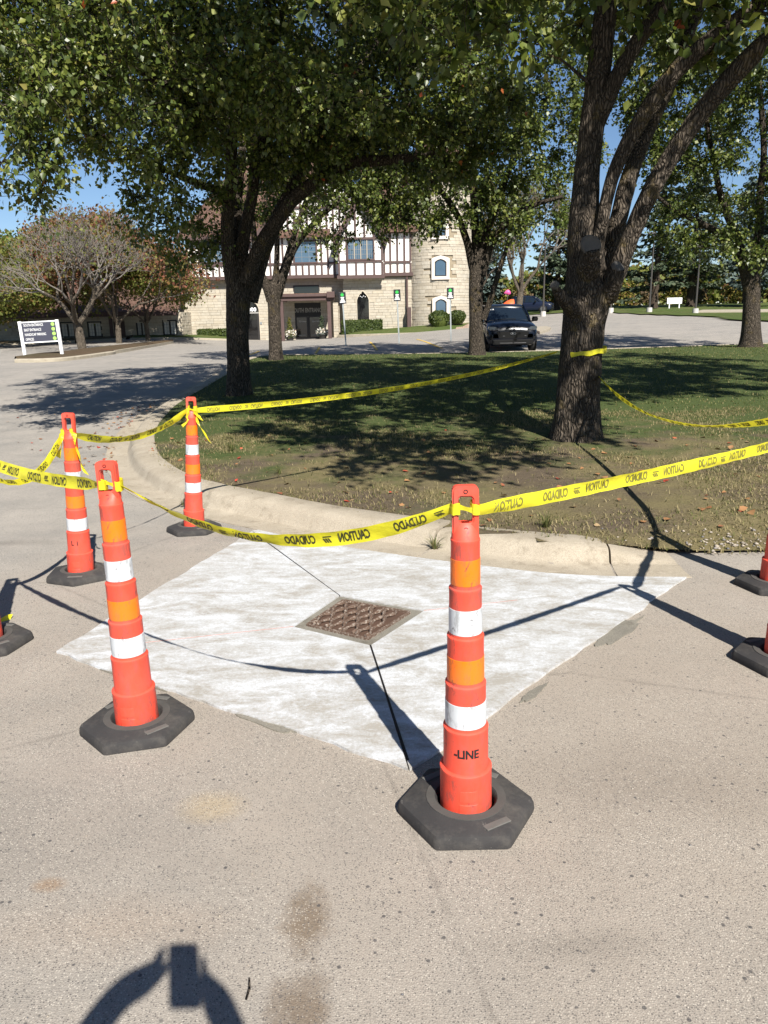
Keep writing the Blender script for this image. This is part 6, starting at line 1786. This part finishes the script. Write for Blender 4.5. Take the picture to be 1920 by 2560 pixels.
# ================================================================== SIGNS, POLES, LAMPS
M['galv'] = plain('galvanised_steel', (.42, .45, .45), .45, .12, 8, metal=.5)
M['sign_black'] = plain('sign_black', (.018, .018, .022), .5)
M['sign_navy'] = plain('sign_charcoal', (.045, .047, .070), .55, .08)
M['lime'] = plain('lime_dot', (.33, .60, .12), .6, .06)
M['green'] = plain('sign_green', (.03, .42, .07), .5)
GP = 'parking signs on steel posts in a row'
for i, (x, y, lean, lb) in enumerate(((-1.56, 35.0, -.045, 'left black parking sign of the three on posts, beside the porch'), (.84, 35.3, -.03, 'middle black parking sign of the three, in front of the stone wall'), (3.22, 35.6, -.02, 'right black parking sign of the three, before the tower bushes'))):
    z = zf(x, y)
    o = thing('parking_sign', (x, y, z), f'{lb}', 'sign', GP)
    o.rotation_euler = (0, lean, 0)
    H = {0: 2.32, 1: 2.36, 2: 2.36}[i]
    MB().add(*(lambda m: (m.v, m.f))(MB().box(-.03, .03, -.02, .02, -.1, H - .1))).build('post', M['galv'], o, bevel=.006)
    p = MB().bbox(-.155, .155, -.036, -.024, H - .50, H, .012).build('plate', M['sign_black'], o)
    gm = MB(); gm.add([(.075 * math.cos(a), -.040, H - .12 + .07 * math.sin(a)) for a in np.linspace(0, 2 * math.pi, 17)[:-1]], [tuple(range(16))]); gm.add([(-.03, -.040, H - .06), (.03, -.040, H - .06), (0, -.040, H - .02)], [(0, 1, 2)]); gm.build('green_mark', M['green'], p, fix=False)
    tx_ = MB()
    for zz, ww in ((.235, .075), (.30, .06), (.36, .09), (.425, .12)):
        tx_.box(-ww, ww, -.0405, -.0385, H - zz - .022, H - zz + .022)
    tx_.build('print_lines', M['white_paint'], p)
# directional sign
a, b = np.array((-13.413, 29.306, 0.002)), np.array((-12.068, 29.442, 0.002))
H = 1.40
o = thing('directional_sign', tuple(a), 'charcoal directional sign on white posts listing entrances with lime dots', 'sign')
Wd = float(np.hypot(*(b - a)[:2])); o.rotation_euler = (0, -.035, math.atan2(b[1] - a[1], b[0] - a[0]))
for x in (0, Wd):
    MB().bbox(x - .055, x + .055, -.05, .05, -.2, H, .006).build('post', M['white_paint'], o)
for z in (H - .04, H - .78):
    MB().box(.057, Wd - .057, -.03, .03, z - .025, z + .02).build('rail', M['white_paint'], o)
pan = MB().box(.058, Wd - .058, -.022, .022, H - .755, H - .066).build('panel', M['sign_navy'], o)
for i, tx2 in enumerate(('SOUTH ENTRANCE', 'EAST ENTRANCE', 'HANDICAP PARKING', 'OFFICES')):
    z = H - .155 - i * .172
    text_on(tx2, .135, (.13, -.0255, z), (1, 0, 0), (0, 0, 1), M['white_paint'], pan, .0008, .60, left=True)
    dm = MB(); dm.add([(Wd - .17 + .066 * math.cos(q), -.0258, z + .066 * math.sin(q)) for q in np.linspace(0, 2 * math.pi, 21)[:-1]], [tuple(range(20))]); dm.build('lime_dot', M['lime'], pan, fix=False)
# blank sign board far right, seen from behind
p = (28.457, 76, 1.237)
o = thing('blank_sign_board', (p[0], 76, zf(p[0], 76) + .09), 'blank white sign board on two posts by the spruces', 'sign')
MB().bbox(-.72, .72, -.02, .02, .42, .98, .01).build('board', M['white_paint'], o)
for x in (-.50, .46): MB().bbox(x - .05, x + .05, -.075, -.022, -.3, .96, .01).build('post', M['white_paint'], o)
GLP = 'lamp poles along the far edge of the lot'
M['pole'] = plain('dark_bronze_pole', (.05, .045, .04), .6)
for lb, p, hgt in (('lamp pole left of the blank sign board', (24.013, 70, 1.057), 6.6), ('lamp pole right of the blank sign board', (26.534, 66, 0.811), 5.3), ('lamp pole left of the big taped trunk', (14.965, 72, 1.198), 6.2), ('lamp pole just right of the big taped trunk', (21.169, 72, 1.149), 6.0)):
    z = zf(p[0], p[1]) + .05
    o = thing('lamp_pole', (p[0], p[1], z), lb + ' on a white concrete foot', 'lamp pole', GLP)
    MB().lathe([(.25, -.3), (.25, .26), (.23, .41)], 16, cap0=True, cap1=True).build('footing', M['footing'], o, sm=True)
    MB().tube([(0, 0, .41), (0, 0, hgt)], [.09, .06], 8).build('pole', M['pole'], o, sm=True)
    MB().bbox(-.55, .12, -.14, .14, hgt - .02, hgt + .14, .03).build('lamp_head', M['pole'], o)
# painted stall lines
M['yellow_paint'] = plain('worn_yellow_paint', (.62, .40, .06), .8, .25, 30)
for i, (p, q, w_) in enumerate((((-2.673, 33.9, 0.033), (-2.462, 29.336, 0.008), .10), ((-0.527, 38.29, 0.063), (-0.137, 30.587, 0.023), .10), ((1.824, 39.366, 0.114), (2.432, 30.776, 0.035), .10), ((-5.035, 32.172, 0.005), (-4.958, 29.387, 0.003), .10))):
    p = Vector(p[:2]); q = Vector(q[:2]); d = (q - p).normalized(); s = Vector((-d.y, d.x)) * w_ / 2
    pts = []
    for k in range(9):
        c = p + (q - p) * k / 8; pts.append((c - s, c + s))
    m = MB(); m.loft([[(a_.x, a_.y, zf(a_.x, a_.y) + .012) for a_ in pr] for pr in pts], False, False, False)
    o = m.build('stall_line', M['yellow_paint'], fix=False); o['kind'] = 'structure'
# traffic island nose right of the car
p = [(7.921, 38.758, 0.263), (8.872, 41.046, 0.324), (9.505, 43.518, 0.378), (9.527, 45.099, 0.396), (8.447, 44.748, 0.347)]
MBk = MB().slab([(v[0], v[1]) for v in p], lambda x, y: zf(x, y) - .1, lambda x, y: zf(x, y) + .13).build('kerb_nose', M['kerb_far'], bevel=.02); MBk['kind'] = 'structure'

# ================================================================== COLOURED THINGS BEHIND THE CAR
M['vivid_orange'] = plain('vivid_orange', (.85, .13, .035), .45, .06)
M['pink'] = plain('pink', (.72, .10, .30), .5)
c = (6.523, 40, 1.162)
o = thing('orange_dome', (c[0], 40, zf(c[0], 40)), 'bright orange rounded form rising behind the roof of the black car', 'ornament')
zb = (6.513, 40, 1.616)[2]; zt = (6.607, 40, 1.967)[2]; xl, xr = (6.129, 40, 1.525)[0], (6.801, 40, 1.512)[0]
bz = zf(c[0], 40)
rings = []
for t_ in np.linspace(0, 1, 12):
    x = xl + (xr - xl) * t_ - c[0]
    hgt = (zt - zb) * min(1, (1 - (1 - t_) ** 2.2) * 1.0) + .02; dep = .42 * math.sin(math.pi * min(1, .12 + t_ * .62))
    rings.append([(x, dep * math.cos(q), (zb - bz) - .9 + (hgt + .9) * (.5 + .5 * math.sin(q)) if math.sin(q) < 0 else (zb - bz) - .45 + (hgt + .45) * math.sin(q)) for q in np.linspace(0, 2 * math.pi, 17)[:-1]])
MB().loft(rings, True, True).build('shell', M['vivid_orange'], o, sm=True)
MB().lathe([(.05, 0), (.05, max(.1, zb - bz - .5))], 10, cap0=True, cap1=True).build('stand', M['pole'], o)
c = (9.716, 60, 2.738)
o = thing('pink_balloon', (c[0], 60, zf(c[0], 60)), 'small pink rounded form far behind the car beneath the autumn tree', 'ornament')
hz = c[2] - zf(c[0], 60)
m = MB(); m.loft([[(x_, rr * math.cos(q) * .8, hz + dz + rr * math.sin(q)) for q in np.linspace(0, 2 * math.pi, 15)[:-1]] for x_, rr, dz in ((-.26, .02, -.05), (-.18, .09, -.01), (-.03, .18, .02), (.1, .19, .0), (.2, .12, -.04), (.24, .02, -.06))], True, True); m.build('body', M['pink'], o, sm=True)
MB().tube([(0, 0, -.1), (0, 0, hz - .12)], .03, 8).build('stem', M['pole'], o)

# ================================================================== LITTER, PEBBLES AND LEAVES ON THE GROUND
def scatter_leaves(name, label, pts, size, mat, seed, zfun):
    r = np.random.default_rng(seed); n = len(pts); pts = np.array(pts)
    z = np.array([zfun(x, y) for x, y in pts]) + .012
    P_ = np.stack([pts[:, 0], pts[:, 1], z], 1)
    V, T = leaf_arrays(P_, np.stack([r.normal(size=n), r.normal(size=n), r.normal(size=n) * .15], 1), np.stack([r.normal(size=n) * .3, r.normal(size=n) * .3, np.ones(n)], 1), size * r.uniform(.6, 1.3, n), r)
    return tag(fast_mesh(name, V, T, mat), label, 'leaves', kind='stuff')
M['leaf_fallen'] = island('fallen_leaves', [(0, (.22, .10, .045)), (.4, (.30, .16, .07)), (.6, (.38, .05, .03)), (.8, (.15, .10, .05)), (1, (.34, .24, .13))], .75, .25)
rl = np.random.default_rng(91)
gut = [(np.interp(s_, path_s, path[:, 0]) - rl.uniform(-.12, .35), np.interp(s_, path_s, path[:, 1])) for s_ in rl.uniform(6.4, 13, 90)]
scatter_leaves('fallen_leaves', 'red and brown leaves lying in the gutter left of the island', gut, .06, M['leaf_fallen'], 5, zf)
isl = [(x, y) for x, y in zip(rl.uniform(-3, 4.5, 200), rl.uniform(5.3, 10, 200)) if inside(LAWN, np.array([x]), np.array([y]))[0]]
scatter_leaves('fallen_leaves', 'scattered dry leaves lying on the front lawn of the island', isl, .06, M['leaf_fallen'], 6, zl)
road_l = [(rl.uniform(-7, -3.5), rl.uniform(9, 14)) for _ in range(60)]
scatter_leaves('fallen_leaves', 'few small leaves scattered on the asphalt at left', road_l, .05, M['leaf_fallen'], 7, zf)
def pebbles(name, label, pts, smin, smax, mat, seed, zfun):
    r = np.random.default_rng(seed); n = len(pts); V, T = [], []
    ico = [(0, 0, 1), (.9, 0, .25), (.28, .85, .25), (-.72, .52, .25), (-.72, -.52, .25), (.28, -.85, .25), (0, 0, -.6)]
    fc = [(0, 1, 2), (0, 2, 3), (0, 3, 4), (0, 4, 5), (0, 5, 1), (6, 2, 1), (6, 3, 2), (6, 4, 3), (6, 5, 4), (6, 1, 5)]
    for i, (x, y) in enumerate(pts):
        s = r.uniform(smin, smax); k = s * np.array([r.uniform(.7, 1.3), r.uniform(.7, 1.3), r.uniform(.4, .8)]); a = r.uniform(0, 6.28)
        q = np.array(ico) * k; q = np.stack([q[:, 0] * math.cos(a) - q[:, 1] * math.sin(a), q[:, 0] * math.sin(a) + q[:, 1] * math.cos(a), q[:, 2]], 1)
        V.append(q + np.array([x, y, zfun(x, y) + s * .2])); T.append(np.array(fc) + 7 * i)
    return tag(fast_mesh(name, np.concatenate(V), np.concatenate(T), mat), label, 'gravel', kind='stuff')
M['pebble'] = island('pale_gravel', [(0, (.30, .26, .21)), (.4, (.36, .31, .25)), (.7, (.22, .20, .18)), (.9, (.12, .12, .13)), (1, (.42, .37, .31))], .9, .25)
pp = [(2.55 + rl.normal() * .42, 4.95 + abs(rl.normal()) * .16 + .05 * rl.normal()) for _ in range(170)]
pebbles('gravel', 'loose pale gravel at the lawn edge by the right cone', pp, .006, .022, M['pebble'], 3, lambda x, y: max(zf(x, y), zl(x, y)))
pp = [(rl.uniform(-3.2, 3.0), rl.uniform(1.35, 4.4)) for _ in range(700)]
pebbles('loose_grit', 'grains of grit scattered on the asphalt', pp, .0016, .0048, M['pebble'], 4, zf)
tw_ = (-0.34, 1.437, -0.046)
m = MB().tube([(tw_[0], tw_[1] - .028, zf(tw_[0], tw_[1]) + .005), (tw_[0] + .003, tw_[1], zf(tw_[0], tw_[1]) + .006), (tw_[0] - .002, tw_[1] + .03, zf(tw_[0], tw_[1]) + .005)], [.0025, .003, .002], 6).build('fallen_twig', M['bark'])
tag(m, 'short dark twig lying on the asphalt in front', 'twig')

# ================================================================== THE PHOTOGRAPHER (only the shadow is in view)
M['skin'] = plain('skin', (.50, .31, .22), .55, .08, 12)
M['shirt'] = plain('dark_shirt', (.06, .07, .10), .9, .15, 30)
M['trouser'] = plain('work_trousers', (.07, .065, .06), .9, .15, 30)
M['hair'] = plain('brown_hair', (.05, .03, .02), .7, .2, 40)
def skin_mesh(name, verts, edges, rad, mat, parent, root_i=0, sub=2):
    me = bpy.data.meshes.new(name); me.from_pydata(verts, edges, [])
    o = bpy.data.objects.new(name, me); col.objects.link(o)
    mod = o.modifiers.new('skin', 'SKIN')
    for i, sv in enumerate(me.skin_vertices[0].data):
        q = rad[i]; sv.radius = (q, q) if not hasattr(q, '__len__') else q
        sv.use_root = (i == root_i)
    o.modifiers.new('sub', 'SUBSURF').levels = sub
    bpy.context.view_layer.update()
    m2 = bpy.data.meshes.new_from_object(o.evaluated_get(bpy.context.evaluated_depsgraph_get()))
    bpy.data.objects.remove(o); bpy.data.meshes.remove(me)
    return link(name, m2, mat, parent, True)
PZ = zf(0, -.62)
per = thing('person', (.05, -.62, PZ), 'person in dark shirt and trousers holding up a phone, seen only by shadow', 'person')
def W2L(p): return (p[0] - .05, p[1] + .62, p[2] - PZ)
J = {'pel': (.05, -.62, .86), 'wst': (.05, -.61, 1.0), 'chs': (.05, -.60, 1.16), 'nck': (.05, -.585, 1.31), 'hd0': (.05, -.57, 1.39), 'hd1': (.05, -.55, 1.47), 'hd2': (.05, -.555, 1.54),
     'ls': (-.12, -.60, 1.25), 'le': (-.28, -.36, 1.30), 'lw': (-.105, -.10, 1.465), 'lp': (-.028, -.037, 1.475),
     'rs': (.22, -.60, 1.25), 're': (.33, -.36, 1.16), 'rw': (.138, -.10, 1.405), 'rp': (.090, -.037, 1.44),
     'lh': (-.04, -.62, .82), 'lk': (-.06, -.58, .46), 'la': (-.07, -.63, .08), 'lt': (-.09, -.47, .035), 'rh': (.14, -.62, .82), 'rk': (.16, -.59, .46), 'ra': (.17, -.64, .08), 'rt': (.20, -.48, .035)}
E_ = [('pel', 'wst'), ('wst', 'chs'), ('chs', 'nck'), ('nck', 'hd0'), ('hd0', 'hd1'), ('hd1', 'hd2'), ('chs', 'ls'), ('ls', 'le'), ('le', 'lw'), ('lw', 'lp'), ('chs', 'rs'), ('rs', 're'), ('re', 'rw'), ('rw', 'rp'), ('pel', 'lh'), ('lh', 'lk'), ('lk', 'la'), ('la', 'lt'), ('pel', 'rh'), ('rh', 'rk'), ('rk', 'ra'), ('ra', 'rt')]
RD = {'pel': (.15, .11), 'wst': (.135, .10), 'chs': (.15, .11), 'nck': .052, 'hd0': .06, 'hd1': .082, 'hd2': .065, 'ls': .066, 'le': .052, 'lw': .036, 'lp': (.042, .024), 'rs': .066, 're': .052, 'rw': .036, 'rp': (.042, .024), 'lh': .085, 'lk': .056, 'la': .038, 'lt': .034, 'rh': .085, 'rk': .056, 'ra': .038, 'rt': .034}
names = list(J)
V_ = [W2L(J[k]) for k in names]; Ed = [(names.index(a_), names.index(b_)) for a_, b_ in E_]; Rd = [RD[k] for k in names]
# fingers: own chains rooted in the palms, curling round the phone's edges
def finger(chain, rad):
    i0 = len(V_)
    for k, p in enumerate(chain):
        V_.append(W2L(p)); Rd.append(rad * (1 - .12 * k))
        if k: Ed.append((i0 + k - 1, i0 + k))
    return i0
bodyV = len(V_)
for s, pk in ((-1, 'lp'), (1, 'rp')):
    pz = J[pk][2]; ex = .043 * s
    for q, (dz, ln) in enumerate(((.034, 1.0), (.012, 1.08), (-.010, 1.0), (-.030, .82))):
        i0 = finger([(.03 + ex * 1.3, -.040, pz + dz * .8), (.03 + ex * 1.25, -.022, pz + dz), (.03 + ex * 1.1, -.0055 - .002 * q, pz + dz), (.03 + ex * .95, -.0045 - .0035 * q, pz + dz - .003)], .0085)
        Ed.append((names.index(pk), i0))
    i0 = finger([(.03 + ex * 1.2, -.050, pz - .02), (.03 + ex * .95, -.046, pz + .005), (.03 + ex * .62, -.040, pz + .026)], .0100)
    Ed.append((names.index(pk), i0))
skin_mesh('body', V_, Ed, Rd, M['skin'], per, 0, 1)
def cloth(name, keys, grow, mat):
    ks = [k for k in names if k in keys]; ed = [(ks.index(a_), ks.index(b_)) for a_, b_ in E_ if a_ in keys and b_ in keys]
    gr = [(np.array(RD[k]) + grow) if hasattr(RD[k], '__len__') else RD[k] + grow for k in ks]
    return skin_mesh(name, [W2L(J[k]) for k in ks], ed, [tuple(g_) if hasattr(g_, '__len__') else float(g_) for g_ in gr], mat, per, 0, 1)
cloth('shirt', ('pel', 'wst', 'chs', 'ls', 'le', 'rs', 're'), .016, M['shirt'])
cloth('trousers', ('pel', 'lh', 'lk', 'la', 'rh', 'rk', 'ra'), .018, M['trouser'])
hm = MB(); hc = W2L((.05, -.565, 1.49))
hm.loft([[(hc[0] + .098 * rr * math.cos(q), hc[1] + .108 * rr * math.sin(q) - .012, hc[2] + dz) for q in np.linspace(0, 2 * math.pi, 21)[:-1]] for rr, dz in ((.94, .0), (1.0, .03), (.93, .07), (.7, .10), (.3, .115))], True, True)
hm.build('hair', M['hair'], per, sm=True)
for dx in (-.032, .032):
    e = W2L((.05 + dx, -.478, 1.475)); MB().lathe([(.001, -.012), (.009, -.008), (.012, 0), (.009, .008), (.001, .012)], 10, e[0], e[1]).build('eye', M['white_paint'], per).location.z = e[2]
n_ = W2L((.05, -.462, 1.445)); MB().loft([[(n_[0] + x, n_[1] + y, n_[2] + z) for x, y, z in ((-s_ * .012, -.02, dz), (0, s_ * .014, dz), (s_ * .012, -.02, dz))] for dz, s_ in ((-.018, 1.1), (0, .9), (.022, .5))], True, True).build('nose', M['skin'], per, sm=True)
mo = W2L((.05, -.478, 1.408)); MB().bbox(mo[0] - .022, mo[0] + .022, mo[1] - .01, mo[1] + .006, mo[2] - .006, mo[2] + .006, .003).build('mouth', M['chalk'], per)
ph = thing('mobile_phone', (.030, -.018, 1.435), 'phone held up by the photographer, seen only by shadow', 'phone')
ph.rotation_euler = (-math.atan(500 / 1900), 0, 0)
pm = MB().ring_plate(rrect(.074, .150, .010, .005, 5), rrect(.060, .136, .004, .005, 5), -.004, .004).build('case', M['grille'], ph, sm=True)
MB().bbox(-.0305, .0305, -.003, .003, -.0635, .0735, .001).build('screen', M['glass_dark'], ph)
